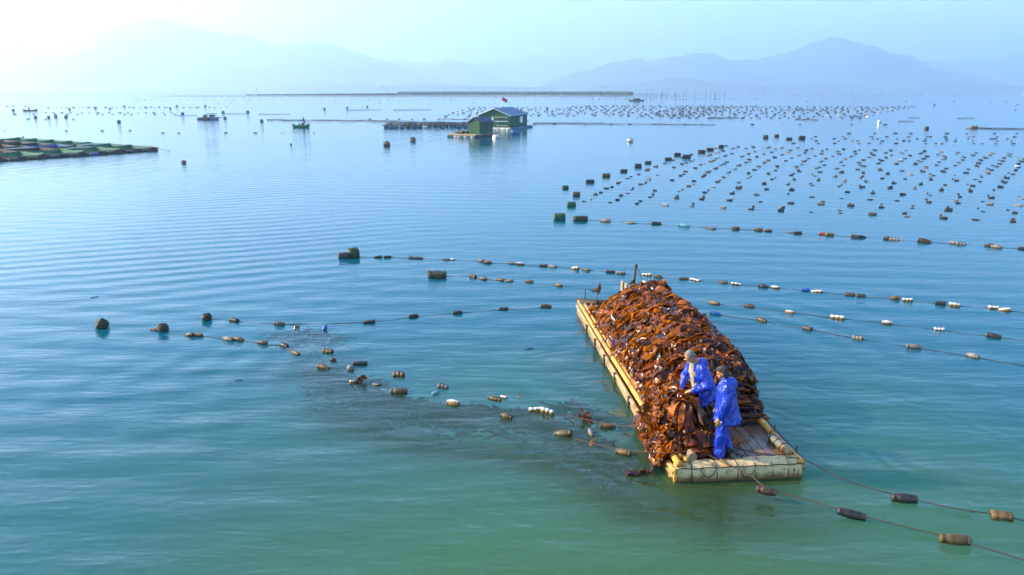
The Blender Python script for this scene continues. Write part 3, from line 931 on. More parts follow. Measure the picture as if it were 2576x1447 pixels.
loose('kelp_scrap', 'small kelp tip floating near the rope float with twisted ends', at(1489, 1115, .02), 3, .9, .38, .2, .2)
loose('kelp_scrap', 'red-brown kelp fold stuck to a striped float', at(906, 958, .05), 6, .6, .7, .6, .5)
loose('kelp_scrap', 'small orange kelp fragment adrift beyond the black tilted bottle', at(745, 825, .02), 1, .1, .42, .1, .2)

# kelp hanging under the surface along the float ropes
vv, ff, tt = [], [], []; off = 0
path = [(800, 915), (860, 945), (930, 975), (1010, 1000), (1110, 1015), (1220, 1022), (1330, 1035), (1420, 1065), (1480, 1095), (1530, 1135), (1580, 1165)]
def under(u, v, spread, n, zlo, zhi):
    for _ in range(n):
        gx2, gy2 = rk.gauss(0, 1), rk.gauss(0, 1); p = at(u, v) + Vector((gx2 * spread * 1.25, gy2 * spread, 0)); p.z = zhi - .03 - .05 * (gx2 * gx2 + gy2 * gy2) - rk.uniform(0, .08)
        m = frame(Vector((rk.gauss(0, .4), rk.gauss(0, .4), 1)), rk.uniform(0, 6.28), rk.gauss(0, .2), rk.gauss(0, .4))
        push(rk.randrange(26), m, rk.uniform(.4, .85), p, rk.uniform(0, .22))
        w_ = vv[-1]; w_[:, 2] = p.z + (w_[:, 2] - p.z) * .35; w_[:, 2] -= max(0.0, w_[:, 2].max() + .02)
for (a, b) in zip(path[:-1], path[1:]):
    for k in range(5):
        t = k / 5
        under(a[0] + (b[0] - a[0]) * t, a[1] + (b[1] - a[1]) * t, .15, 100, -.40, -.05)
for u, v, s_, n in ((1440, 1010, .25, 26), (1490, 1030, .3, 30), (760, 832, .5, 34), (800, 838, .4, 20), (900, 950, .4, 30)):
    under(u, v, s_, n * 3, -.4, -.05)
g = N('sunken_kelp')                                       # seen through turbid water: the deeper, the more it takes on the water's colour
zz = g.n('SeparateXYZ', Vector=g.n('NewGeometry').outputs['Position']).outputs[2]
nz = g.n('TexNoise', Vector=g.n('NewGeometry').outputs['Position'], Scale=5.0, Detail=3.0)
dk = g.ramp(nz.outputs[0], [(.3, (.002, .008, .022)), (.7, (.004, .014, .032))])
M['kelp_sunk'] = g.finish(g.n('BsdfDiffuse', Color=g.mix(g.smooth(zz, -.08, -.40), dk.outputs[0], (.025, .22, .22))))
o = link('submerged_kelp', big_mesh('submerged_kelp', np.concatenate(vv), np.concatenate(ff), M['kelp_sunk'], tint=np.concatenate(tt)))
tag(o, kind='stuff')

# ------------------------------------------------------------------ people
def pvc(name, c):
    g = N(name)
    tc = g.n('TexCoord').outputs['Object']
    nz = g.n('TexNoise', Vector=tc, Scale=7.0, Detail=3.0, Distortion=1.2)
    mp = g.n('Mapping', Vector=tc, Rotation=(.4, .3, .2), Scale=(1, 1, .35))
    cr = g.n('TexNoise', Vector=mp, Scale=13.0, Detail=3.0, Distortion=1.5)
    col = g.ramp(nz.outputs[0], [(.3, tuple(k * .75 for k in c)), (.7, c)])
    b = g.bsdf(Base0Color=col, Roughness=.27)
    b.inputs['Specular IOR Level'].default_value = .55
    bp = g.n('Bump', Strength=.75, Distance=.035, Height=cr.outputs[0])
    g.t.links.new(bp.outputs[0], b.inputs['Normal'])
    return g.finish(b)
M['pvc'] = pvc('blue_oilskin', (.006, .032, .40))
M['skin'] = mat('skin', (.48, .19, .085), (.38, .14, .06), 12, .5, rand=.1)
M['hair_grey'] = mat('grey_hair', (.26, .23, .18), (.10, .085, .065), 60, .7, bump=1, bscale=90)
M['hair_dark'] = mat('dark_hair', (.055, .036, .028), (.018, .013, .011), 60, .6, bump=1, bscale=90)
M['glove'] = mat('cotton_glove', (.50, .30, .10), (.30, .16, .05), 30, .85, bump=.6, bscale=60)
M['shirt'] = mat('beige_shirt', (.42, .34, .20), (.30, .23, .13), 12, .85)
M['boot'] = mat('black_rubber', (.02, .02, .022), (.01, .01, .01), 12, .35)
M['eye'] = mat('dark_eye', (.02, .013, .01), (.01, .008, .006), 12, .2)
M['lip'] = mat('lip', (.30, .11, .075), (.24, .08, .05), 12, .5)

def remesh(mb, name, m, parent, voxel=.014, it=6, wrinkle=0.0, seed=0.0):
    me = mb.mesh(name, m)
    o = link(name, me)
    md = o.modifiers.new('r', 'REMESH'); md.mode = 'VOXEL'; md.voxel_size = voxel; md.use_smooth_shade = True
    ms = o.modifiers.new('s', 'SMOOTH'); ms.factor = .5; ms.iterations = it
    dg = bpy.context.evaluated_depsgraph_get()
    me2 = bpy.data.meshes.new_from_object(o.evaluated_get(dg))
    o.modifiers.clear()
    o.data = me2; me2.name = name
    if not me2.materials: me2.materials.append(m)
    if wrinkle:
        n = len(me2.vertices)
        for vtx in me2.vertices:
            c = vtx.co
            q = Vector((c.x * 9 + seed, c.y * 9, c.z * 5 + c.x * 4))
            d = noise.noise(q) + .6 * noise.noise(q * 2.3)
            vtx.co = c + vtx.normal * d * wrinkle
        me2.update()
    me2.polygons.foreach_set('use_smooth', [True] * len(me2.polygons))
    o.parent = parent
    return o

def oval(c, rx, ry, n=20, tilt=0.0, k=2.3):
    """horizontal oval ring, x forward, y left; tilt pitches it forward"""
    out = []
    for i in range(n):
        a = 2 * math.pi * i / n
        ca, sa = math.cos(a), math.sin(a)
        x = rx * abs(ca) ** (2 / k) * (1 if ca > 0 else -1); y = ry * abs(sa) ** (2 / k) * (1 if sa > 0 else -1)
        out.append((c[0] + x * math.cos(tilt), c[1] + y, c[2] - x * math.sin(tilt)))
    return out

def glove(parent, wrist, d, palm_n, curl, side, name='glove'):
    """wrist point, finger direction, palm normal (towards the palm's face); side +1 left hand, -1 right"""
    d = Vector(d).normalized(); n = Vector(palm_n); n = (n - d * n.dot(d)).normalized(); b = d.cross(n) * side
    w = Vector(wrist); mb = MB()
    mb.capsule(w - d * .05, w + d * .01, .036, .034)
    Rm = Matrix((d, b, n)).transposed()
    mb.ell(w + d * .05, (.055, .045, .022), Rm)
    for k, (off_, L) in enumerate(((-.033, .072), (-.011, .082), (.011, .077), (.033, .06))):
        p = w + d * .09 + b * off_
        ang = 0; pts = [p]
        for j, seg in enumerate((.42, .33, .25)):
            ang += curl * (.6 if j == 0 else 1.0)
            p = p + (d * math.cos(ang) + n * math.sin(ang)) * L * seg
            pts.append(p)
        mb.chain([w + d * .05 + b * off_ * .8] + pts, [.012, .0105, .0098, .009, .008], 8)
    t0 = w + d * .03 - b * .035
    t1 = t0 - b * .025 + d * .03 + n * .01
    t2 = t1 + d * .03 + n * .018 * (1 + curl)
    mb.chain([w + d * .02 - b * .01, t0, t1, t2], [.014, .0125, .011, .009], 8)
    return remesh(mb, name, M['glove'], parent, .0055, 2)

def head_parts(mb, H, rot):
    """adds a head around H to the body's builder; rot: 3x3, x forward, y left, z up"""
    def P(x, y, z): return H + rot @ Vector((x, y, z))
    mb.ell(P(-.008, 0, .02), (.098, .076, .098), rot)
    mb.ell(P(.030, 0, -.035), (.064, .062, .078), rot)       # face and jaw
    mb.ell(P(.052, 0, -.088), (.032, .034, .026), rot)       # chin
    mb.ell(P(.086, 0, -.022), (.020, .014, .024), rot)       # nose
    mb.capsule(P(.074, 0, .012), P(.098, 0, -.026), .010, .0135, 8)
    mb.capsule(P(.074, -.038, .022), P(.074, .038, .022), .013, .013, 8)   # brow
    for s_ in (1, -1):
        mb.ell(P(.058, s_ * .042, -.03), (.024, .022, .022), rot)           # cheek
        mb.ell(P(-.006, s_ * .078, -.012), (.020, .010, .032), rot)         # ear
def face_parts(root, H, rot):
    def P(x, y, z): return H + rot @ Vector((x, y, z))
    for s_ in (1, -1):
        MB().ell(P(.083, s_ * .031, .003), (.008, .013, .005), rot, 8, 5).build('eye', M['eye'], root, smooth=True)
    MB().capsule(P(.086, -.022, -.064), P(.086, .022, -.064), .006, .006, 8).build('mouth', M['lip'], root, smooth=True)

def hair(root, H, rot, m, full):
    def P(x, y, z): return H + rot @ Vector((x, y, z))
    mb = MB()
    mb.ell(P(-.030, 0, .040), (.096, .083, .090), rot, 18, 10)
    mb.ell(P(-.055, 0, -.012), (.062, .078, .075), rot, 16, 9)
    if full:
        mb.ell(P(-.045, 0, -.03), (.068, .092, .088), rot, 16, 9)
        mb.ell(P(-.004, 0, .080), (.085, .080, .048), rot, 16, 9)
        for s_ in (1, -1): mb.ell(P(-.030, s_ * .068, .0), (.042, .026, .062), rot, 12, 7)
    o = remesh(mb, 'hair', m, root, .008, 2)
    for vtx in o.data.vertices:
        vtx.co += vtx.normal * (.006 if full else .003) * noise.noise(vtx.co * 55)
    return o

# ---- standing worker: dark hair, arms at the sides, looking down to the left of the raft
def standing_worker():
    p = raft_pt(.95, .44, DECK + .012)
    root = empty('person', p, math.atan2(.20, -.98))
    tag(root, 'dark-haired person in blue oilskins standing on the deck, arms hanging, looking down', 'person')
    H = Vector((.085, 0, 1.575)); rot = Matrix.Rotation(.42, 3, 'Y') @ Matrix.Rotation(0, 3, 'Z')
    hipL, hipR = Vector((0, .10, .86)), Vector((0, -.10, .86))
    kL, kR = Vector((.05, .13, .47)), Vector((.0, -.12, .47))
    aL, aR = Vector((.05, .15, .09)), Vector((-.10, -.12, .09))
    sL, sR = Vector((0, .19, 1.37)), Vector((0, -.19, 1.37))
    eL, eR = Vector((.0, .27, 1.10)), Vector((-.02, -.27, 1.10))
    wL, wR = Vector((.09, .27, .86)), Vector((.09, -.25, .87))
    mb = MB()
    head_parts(mb, H, rot)
    mb.chain([H + Vector((-.03, 0, -.03)), Vector((0, 0, 1.42)), Vector((-.01, 0, 1.3))], [.055, .056, .09])
    mb.chain([Vector((0, 0, 1.28)), Vector((0, 0, 1.05)), Vector((0, 0, .88))], [.12, .115, .12])
    for s_, e_, w_ in ((sL, eL, wL), (sR, eR, wR)): mb.chain([Vector((0, s_.y * .4, 1.36)), s_, e_, w_, w_ + Vector((.01, 0, -.07))], [.07, .055, .042, .032, .028])
    for h_, k_, a_ in ((hipL, kL, aL), (hipR, kR, aR)): mb.chain([h_, k_, a_, a_ + Vector((.12, 0, -.05))], [.09, .06, .042, .035])
    remesh(mb, 'body', M['skin'], root, .0085, 3)
    face_parts(root, H, rot)
    hair(root, H, rot, M['hair_dark'], True)
    # jacket: straight, flaring behind
    mb = MB()
    mb.loft([oval((-.055, 0, .70), .250, .275), oval((-.050, 0, .82), .225, .262), oval((-.03, 0, .98), .195, .245), oval((-.01, 0, 1.15), .175, .235), oval((-.005, 0, 1.28), .165, .232), oval((-.01, 0, 1.38), .135, .20), oval((-.01, 0, 1.45), .085, .10), oval((-.0, 0, 1.50), .072, .078)])
    for s_, e_, w_ in ((sL, eL, wL), (sR, eR, wR)):
        mb.chain([s_ + Vector((0, -.05 if s_.y > 0 else .05, .0)), s_, e_, w_ + Vector((-.005, 0, .0))], [.09, .096, .088, .070])
    mb.ell((-.105, 0, 1.42), (.085, .14, .075)); mb.ell((-.15, 0, 1.36), (.05, .11, .07))      # folded hood
    j = remesh(mb, 'jacket', M['pvc'], root, .014, 3, .020, 2.0)
    # collar ring
    MB().tube([(.075 * math.cos(a) * 1.12 - .0, .085 * math.sin(a), 1.475 + .015 * math.cos(a)) for a in [2 * math.pi * k / 18 for k in range(19)]], .02, 8).build('collar', M['pvc'], j, smooth=True)
    mb = MB()
    mb.loft([oval((0, 0, .62), .12, .20), oval((-.01, 0, .80), .15, .21), oval((-.01, 0, .98), .15, .20)])
    for h_, k_, a_ in ((hipL, kL, aL), (hipR, kR, aR)):
        mb.chain([h_, (h_ + k_) / 2, k_, (k_ + a_) / 2, a_ + Vector((0, 0, .06))], [.120, .115, .106, .102, .098])
        mb.tube([a_ + Vector((0, 0, .1)), a_ + Vector((.01, 0, -.055))], [.098, .108], 14)
    remesh(mb, 'trousers', M['pvc'], root, .014, 3, .020, 5.0)
    for a_ in (aL, aR):
        mb = MB(); mb.ell(a_ + Vector((.07, 0, -.045)), (.13, .052, .045)); mb.capsule(a_, a_ + Vector((0, 0, -.04)), .05, .05)
        remesh(mb, 'boot', M['boot'], root, .012, 2)
    glove(root, wL + Vector((.015, 0, -.055)), (.12, .02, -1), (0, -1, 0), .35, 1)
    glove(root, wR + Vector((.015, 0, -.055)), (.12, .02, -1), (0, 1, 0), .35, -1)
    return root

# ---- stooping worker: grey hair, open jacket, hauling kelp with both hands
def hauling_worker():
    p = raft_pt(.93, 1.50, DECK + .012)
    root = empty('person', p, math.atan2(-.14, -.98))
    tag(root, 'grey-haired person in open blue oilskin jacket stooping to haul kelp with gloved hands', 'person')
    H = Vector((.33, 0, 1.53)); rot = Matrix.Rotation(.85, 3, 'Y')
    hipL, hipR = Vector((0, .10, .86)), Vector((0, -.10, .86))
    kL, kR = Vector((.12, .14, .47)), Vector((.02, -.14, .47))
    aL, aR = Vector((.03, .15, .09)), Vector((-.10, -.15, .09))
    sL, sR = Vector((.17, .20, 1.34)), Vector((.22, -.18, 1.33))
    eL, eR = Vector((.06, .33, 1.06)), Vector((.30, -.26, 1.06))
    wL, wR = Vector((.33, .20, .93)), Vector((.40, -.13, .86))
    mb = MB()
    head_parts(mb, H, rot)
    mb.chain([H + Vector((-.04, 0, -.02)), Vector((.20, 0, 1.42)), Vector((.15, 0, 1.30))], [.055, .056, .09])
    mb.chain([Vector((.15, 0, 1.26)), Vector((.07, 0, 1.05)), Vector((0, 0, .88))], [.12, .115, .12])
    for s_, e_, w_ in ((sL, eL, wL), (sR, eR, wR)): mb.chain([Vector((.16, s_.y * .4, 1.33)), s_, e_, w_, w_ + (w_ - e_).normalized() * .07], [.07, .055, .042, .032, .028])
    for h_, k_, a_ in ((hipL, kL, aL), (hipR, kR, aR)): mb.chain([h_, k_, a_, a_ + Vector((.12, 0, -.05))], [.09, .06, .042, .035])
    remesh(mb, 'body', M['skin'], root, .0085, 3)
    face_parts(root, H, rot)
    hair(root, H, rot, M['hair_grey'], False)
    # shirt front between the open jacket edges
    mb = MB(); mb.loft([oval((.10, 0, .84), .14, .15), oval((.145, 0, 1.05), .14, .15), oval((.20, 0, 1.24), .135, .14), oval((.245, 0, 1.38), .085, .085), oval((.265, 0, 1.43), .065, .066)])
    remesh(mb, 'shirt', M['shirt'], root, .014, 3, .006, 1.0)
    # jacket: two fronts and back, shell leaves the chest open
    mb = MB()
    rings = []
    for c, rx, ry, op in (((-.03, 0, .70), .235, .265, .62), ((.0, 0, .85), .205, .25, .60), ((.05, 0, 1.05), .18, .235, .52), ((.12, 0, 1.22), .168, .225, .42), ((.17, 0, 1.34), .14, .19, .36), ((.20, 0, 1.42), .09, .105, .30)):
        outer, inner = [], []
        for i in range(22):
            a = op + (2 * math.pi - 2 * op) * i / 21
            ca, sa = math.cos(a), math.sin(a)
            outer.append((c[0] + rx * ca, c[1] + ry * sa, c[2] - .35 * rx * ca)); inner.append((c[0] + (rx - .03) * ca, c[1] + (ry - .03) * sa, c[2] - .35 * rx * ca))
        rings.append(outer + inner[::-1])
    mb.loft(rings)
    for s_, e_, w_ in ((sL, eL, wL), (sR, eR, wR)):
        mb.chain([s_ + Vector((-.02, -.05 if s_.y > 0 else .05, 0)), s_, e_, w_ - (w_ - e_).normalized() * .03], [.092, .098, .092, .068])
    mb.ell((.09, 0, 1.43), (.095, .135, .06), Matrix.Rotation(.5, 3, 'Y')); mb.ell((.03, 0, 1.38), (.06, .11, .055))
    mb.capsule((.27, .085, 1.40), (.27, .12, 1.05), .022, .02); mb.capsule((.27, -.085, 1.40), (.27, -.12, 1.05), .022, .02)
    remesh(mb, 'jacket', M['pvc'], root, .014, 3, .020, 8.0)
    mb = MB()
    mb.loft([oval((0, 0, .62), .12, .20), oval((-.01, 0, .80), .15, .21), oval((.0, 0, .98), .15, .20)])
    for h_, k_, a_ in ((hipL, kL, aL), (hipR, kR, aR)):
        mb.chain([h_, (h_ + k_) / 2, k_, (k_ + a_) / 2, a_ + Vector((0, 0, .06))], [.120, .115, .106, .102, .098])
    remesh(mb, 'trousers', M['pvc'], root, .014, 3, .014, 6.0)
    for a_ in (aL, aR):
        mb = MB(); mb.ell(a_ + Vector((.07, 0, -.045)), (.13, .052, .045)); mb.capsule(a_, a_ + Vector((0, 0, -.04)), .05, .05)
        remesh(mb, 'boot', M['boot'], root, .012, 2)
    glove(root, wL + (wL - eL).normalized() * .03, wL - eL + Vector((0, -.05, 0)), (.1, -.3, -1), .75, 1)
    glove(root, wR + (wR - eR).normalized() * .03, wR - eR + Vector((0, .05, 0)), (-.1, .5, -.6), .75, -1)
    return root
standing_worker()
hauling_worker()

# ------------------------------------------------------------------ floats
def ringpts(x, ry, rz, n, sq, seed, z0=0.0):
    out = []
    for k in range(n):
        a = 2 * math.pi * k / n
        ca, sa = math.cos(a), math.sin(a)
        q = 1 + .07 * noise.noise(Vector((x * 9 + seed, ca * 1.5, sa * 1.5)))
        out.append((x, ry * q * abs(ca) ** sq * (1 if ca > 0 else -1), z0 + rz * q * abs(sa) ** sq * (1 if sa > 0 else -1)))
    return out

def float_mesh(kind, seed, L=.36, r=.075):
    """returns the body builder and a list of band paths; x along the float, waterline at z = 0"""
    mb, bands = MB(), []
    z0 = r * .38
    def band(x, k=1.06):
        bands.append([(x, r * k * math.cos(a), z0 + r * k * math.sin(a)) for a in [2 * math.pi * j / 10 for j in range(11)]])
    if kind == 'roll':                        # wrapped roll pinched near both ends
        P = [(-.5, .55), (-.485, .8), (-.40, .92), (-.35, .74), (-.29, .95), (-.1, 1.04), (.1, 1.03), (.29, .95), (.35, .74), (.40, .92), (.485, .8), (.5, .55)]
        mb.loft([ringpts(x * L, r * k, r * k, 10, .85, seed, z0) for x, k in P])
        band(-.35 * L, .80); band(.35 * L, .80)
    elif kind == 'box':                       # squared block, two ties
        P = [(-.5, .82), (-.48, 1), (-.25, .97), (-.22, .92), (-.19, .98), (.19, .98), (.22, .92), (.25, .97), (.48, 1), (.5, .82)]
        mb.loft([ringpts(x * L, r * k * 1.02, r * k * .95, 12, .45, seed, z0) for x, k in P])
        band(-.22 * L, 1.03); band(.22 * L, 1.03)
    elif kind == 'triple':                    # three short foam drums side by side, strapped together
        for c in (-.34, 0, .34):
            w = .172
            mb.loft([ringpts((c + d) * L, r * k, r * k, 10, .75, seed + c, z0 + .006 * math.sin(c * 9 + seed)) for d, k in ((-w, .72), (-w * .85, .94), (0, 1.02), (w * .85, .94), (w, .72))])
        bands.append([(-.52 * L, 0, z0 + r * .2), (-.4 * L, -.0, z0 + r * 1.04), (0, 0, z0 + r * 1.12), (.4 * L, 0, z0 + r * 1.04), (.52 * L, 0, z0 + r * .2)])
    elif kind == 'slim':                      # half-sunk spindle
        z0 = r * .05
        P = [(-.5, .2), (-.45, .5), (-.3, .75), (-.1, .9), (.15, .85), (.33, .6), (.45, .45), (.5, .2)]
        mb.loft([ringpts(x * L, r * k, r * k * .8, 9, 1, seed, z0) for x, k in P])
    elif kind == 'stub':                      # short end-on roll
        P = [(-.5, .6), (-.45, .92), (0, 1.03), (.45, .92), (.5, .6)]
        mb.loft([ringpts(x * L * .5, r * k, r * k, 10, .85, seed, z0) for x, k in P])
        band(0, 1.07)
    return mb, bands

WRAPS = ['wrap_dark', 'wrap_brown', 'wrap_olive', 'foam_white', 'foam_tan', 'foam_grey', 'wrap_blue', 'wrap_red', 'wrap_yellow', 'wrap_cyan']
CNAME = {'wrap_dark': 'blackish', 'wrap_brown': 'brown', 'wrap_olive': 'olive', 'foam_white': 'white', 'foam_tan': 'tan', 'foam_grey': 'grey', 'wrap_blue': 'blue', 'wrap_red': 'red', 'wrap_yellow': 'yellow', 'wrap_cyan': 'pale cyan'}
KNAME = {'roll': 'pinched roll', 'box': 'block', 'triple': 'three-drum', 'slim': 'spindle', 'stub': 'stubby'}
_fm = {}
def fmesh(kind, wrap, var):
    key = (kind, wrap, var)
    if key not in _fm:
        mb, bands = float_mesh(kind, var * 3.7)
        _fm[key] = (mb.mesh('float', M[wrap], True), [MB().tube(b, .007, 5).mesh('rope_band', M['rope_black'], True) for b in bands])
    return _fm[key]
def put_float(p, yaw, kind, wrap, sc=1.0, label=None, group=None, bands=True, tilt=0.0, lift=0.0):
    me, bs = fmesh(kind, wrap, rng.randrange(3))
    o = link('float', me, None, (p.x, p.y, p.z + lift), (tilt + rng.gauss(0, .2), rng.gauss(0, .09), yaw), (sc * rng.uniform(.85, 1.15), sc * rng.uniform(.85, 1.1), sc * rng.uniform(.8, 1.15)))
    tag(o, label, 'float', group)
    if bands:
        for b in bs: link('rope_band', b, o)
    return o
ORD = ['first', 'second', 'third', 'fourth', 'fifth', 'sixth', 'seventh', 'eighth', 'ninth', 'tenth', 'eleventh', 'twelfth', 'thirteenth', 'fourteenth', 'fifteenth', 'sixteenth', 'seventeenth', 'eighteenth', 'nineteenth', 'twentieth',
       'twenty-first', 'twenty-second', 'twenty-third', 'twenty-fourth', 'twenty-fifth', 'twenty-sixth', 'twenty-seventh', 'twenty-eighth', 'twenty-ninth', 'thirtieth', 'thirty-first', 'thirty-second', 'thirty-third', 'thirty-fourth', 'thirty-fifth', 'thirty-sixth']
D_, B_, O_, Wh, T_, G_, Bl, Rd, Ye, Cy = WRAPS

def drum(u, v, L, r, m, label, yaw=0.0, weed=None, name='drum_float', end=True):
    """large end float, a lumpy drum or block, half out of the water"""
    p = at(u, v)
    o = empty(name, p, yaw)
    tag(o, label, 'float')
    z0 = r * .42
    mb = MB(); s_ = rng.uniform(0, 50)
    P = [(-.5, .7), (-.47, .95), (-.3, 1.02), (-.26, .96), (-.2, 1.03), (.2, 1.03), (.26, .96), (.3, 1.02), (.47, .95), (.5, .7)]
    mb.loft([ringpts(x * L, r * k, r * k, 14, .72, s_, z0) for x, k in P])
    body = mb.build('drum', M[m], o, smooth=True)
    for x in (-.27, .27):
        MB().tube([(x * L, r * 1.03 * math.cos(a), z0 + r * 1.03 * math.sin(a)) for a in [2 * math.pi * j / 12 for j in range(13)]], .012, 5).build('rope_band', M['rope_black'], o, smooth=True)
    if weed:
        mb = MB()
        for k in range(60):
            a = rng.uniform(.2, 2.9); x = rng.uniform(-.5, .5) * L
            c = Vector((x, r * 1.0 * math.cos(a), z0 + r * 1.0 * math.sin(a)))
            d = Vector((rng.gauss(0, .4), math.cos(a) + rng.gauss(0, .4), math.sin(a) + rng.gauss(0, .4))).normalized()
            q = Vector((rng.gauss(0, 1), rng.gauss(0, 1), rng.gauss(0, 1))).normalized() * r * .3
            mb.add([c - q, c + q, c + d * r * rng.uniform(.1, .42)], [(0, 1, 2)])
        mb.build('weed', M[weed], o)
    return o

def netted_ball(u, v, r, label, m='weed'):
    r *= .78
    p = at(u, v)
    o = empty('netted_float', p, rng.uniform(0, 6)); tag(o, label, 'float')
    mb = MB().ell((0, 0, r * .45), (r * 1.12, r, r * .92), None, 18, 12)
    mb.v = [tuple(Vector(q) * (1 + .30 * noise.noise(Vector(q) * (1.1 / r) + Vector((u, v, 0))))) for q in mb.v]
    mb.build('ball', M[m], o, smooth=True)
    mb = MB()
    for k in range(7):
        a = math.pi * k / 7
        mb.tube([(r * 1.16 * math.cos(t) * math.cos(a), r * 1.06 * math.cos(t) * math.sin(a), r * .45 + r * .97 * math.sin(t)) for t in [math.pi * j / 10 for j in range(11)]], .008, 4)
    for zz in (.3, .7, 1.1):
        rr_ = r * 1.1 * math.sqrt(max(.05, 1 - ((zz - .45) / 1.0) ** 2))
        mb.tube([(rr_ * 1.06 * math.cos(t), rr_ * math.sin(t), r * zz) for t in [2 * math.pi * j / 14 for j in range(15)]], .008, 4)
    mb.build('net', M['rope_black'], o, smooth=True)

def yaw_of(a, b):
    d = b - a
    return math.atan2(d.y, d.x)

def line(anchor, pts, group, rope_label, first=None, rope=True, z=.012, sc0=1.0):
    """pts: (u, v, kind, wrap[, scale]); floats strung on one rope, counted from the anchor float"""
    P = [at(q[0], q[1] + 2) for q in pts]
    for i, q in enumerate(pts):
        a, b = P[max(0, i - 1)], P[min(len(P) - 1, i + 1)]
        y = yaw_of(a, b) + rng.gauss(0, .22)
        lab = f"{CNAME[q[3]]} {KNAME[q[2]]} float, {ORD[i]} from the {anchor} along its rope"
        put_float(P[i], y, q[2], q[3], (q[4] if len(q) > 4 else 1.0) * sc0, lab, group)
    if rope:
        pp = ([at(*first)] if first else []) + P
        mb = MB(); path = []
        for a, b in zip(pp[:-1], pp[1:]):
            n = max(2, int((b - a).length / .5))
            for k in range(n):
                t = k / n
                w = Vector((0, .04 * math.sin(9 * t + a.x), 0))
                path.append((a.lerp(b, t) + w).xyz + Vector((0, 0, z - .022 * math.sin(math.pi * t) * (1 if rng.random() < .5 else .4))))
        path.append(pp[-1] + Vector((0, 0, z)))
        mb.tube(path, .009, 5)
        tag(mb.build('float_rope', M['rope'], None, smooth=True), rope_label, 'rope', 'float ropes')

# row beyond the raft, nearest the dense field
drum(1407, 551, .62, .22, 'weed_green', 'dark green squared drum float at the head of the row before the dense field', .1)
drum(1460, 554, .75, .15, 'weed', 'lumpy weed-grown double float next to the dark green squared drum', .1, 'weed')
line('weed-grown double float', [(1523, 555, 'roll', G_, 1.4), (1586, 560, 'slim', G_, 1.3), (1651, 562, 'roll', D_, 1.1), (1720, 567, 'roll', Cy, 1.3), (1777, 571, 'slim', B_, 1.1), (1792, 574, 'slim', T_, 1.0), (1851, 575, 'roll', B_, 1.1),
    (1908, 578, 'roll', O_), (1932, 580, 'roll', T_), (1990, 584, 'slim', O_), (2007, 586, 'box', D_), (2070, 588, 'box', Rd), (2087, 590, 'box', Ye), (2150, 595, 'box', D_), (2167, 596, 'roll', D_), (2234, 600, 'roll', B_), (2249, 602, 'triple', G_),
    (2325, 607, 'roll', B_, 1.2), (2400, 611, 'roll', G_), (2417, 613, 'triple', G_), (2490, 618, 'roll', D_), (2507, 621, 'roll', G_), (2572, 625, 'roll', D_), (2600, 628, 'roll', D_)],
    'floats on the row before the dense field', 'thin dark rope of the float row that starts at the green squared drum', (1460, 553), sc0=1.12)
# row that passes just behind the raft stern
drum(866, 648, .46, .15, 'wrap_dark', 'blackened drum float tied beside the green-netted lump', .05)
drum(890, 645, .42, .22, 'weed', 'tall float lump topped with green net beside the blackened drum', .4, 'weed_green')
line('green-netted lump', [(951, 646, 'box', B_), (975, 646, 'roll', B_), (1037, 648, 'roll', D_), (1055, 649, 'roll', B_), (1122, 652, 'roll', G_), (1138, 652, 'roll', Wh, .85), (1211, 656, 'roll', B_), (1227, 660, 'roll', T_), (1289, 662, 'roll', G_), (1309, 664, 'roll', Wh),
    (1367, 668, 'box', B_), (1391, 670, 'box', G_), (1448, 675, 'triple', Wh), (1475, 678, 'roll', O_), (1536, 683, 'box', B_), (1561, 687, 'box', G_), (1627, 691, 'triple', Wh), (1655, 696, 'roll', O_), (1720, 701, 'roll', O_), (1749, 704, 'triple', Wh),
    (1819, 710, 'roll', O_), (1852, 714, 'triple', Wh), (1920, 720, 'roll', D_), (1950, 723, 'roll', Wh), (2026, 729, 'box', Bl), (2055, 733, 'triple', Wh), (2138, 741, 'box', B_), (2166, 744, 'box', O_), (2251, 750, 'roll', T_), (2283, 755, 'triple', Wh),
    (2366, 763, 'box', D_), (2401, 768, 'box', Wh, 1.15), (2499, 774, 'triple', Wh), (2528, 780, 'roll', Wh), (2620, 790, 'roll', D_)],
    'floats on the row behind the raft stern', 'thin dark rope of the long float row behind the raft stern', (895, 646), sc0=.86)
# second row, meets the raft stern
drum(1100, 697, .66, .15, 'weed', 'big olive netted barrel float with a rope eye', -.08, 'weed')
line('olive netted barrel', [(1190, 695, 'triple', D_), (1215, 701, 'roll', D_), (1260, 704, 'roll', B_), (1280, 706, 'triple', G_), (1332, 708, 'roll', O_), (1405, 718, 'roll', T_), (1500, 729, 'roll', O_)],
    'floats on the row meeting the raft stern', 'thin rope from the olive netted barrel to the raft stern', (1115, 695), sc0=.86)
line('kelp heap', [(1797, 763, 'roll', T_), (1885, 770, 'roll', O_), (1986, 785, 'roll', Wh), (2107, 799, 'triple', Wh, 1.1), (2231, 813, 'roll', Wh), (2363, 828, 'triple', Wh), (2500, 846, 'roll', D_, 1.1), (2640, 862, 'roll', T_)],
    'floats on the upper row starboard of the raft', 'upper thin rope running out to starboard behind the kelp heap', (1765, 760), sc0=.86)
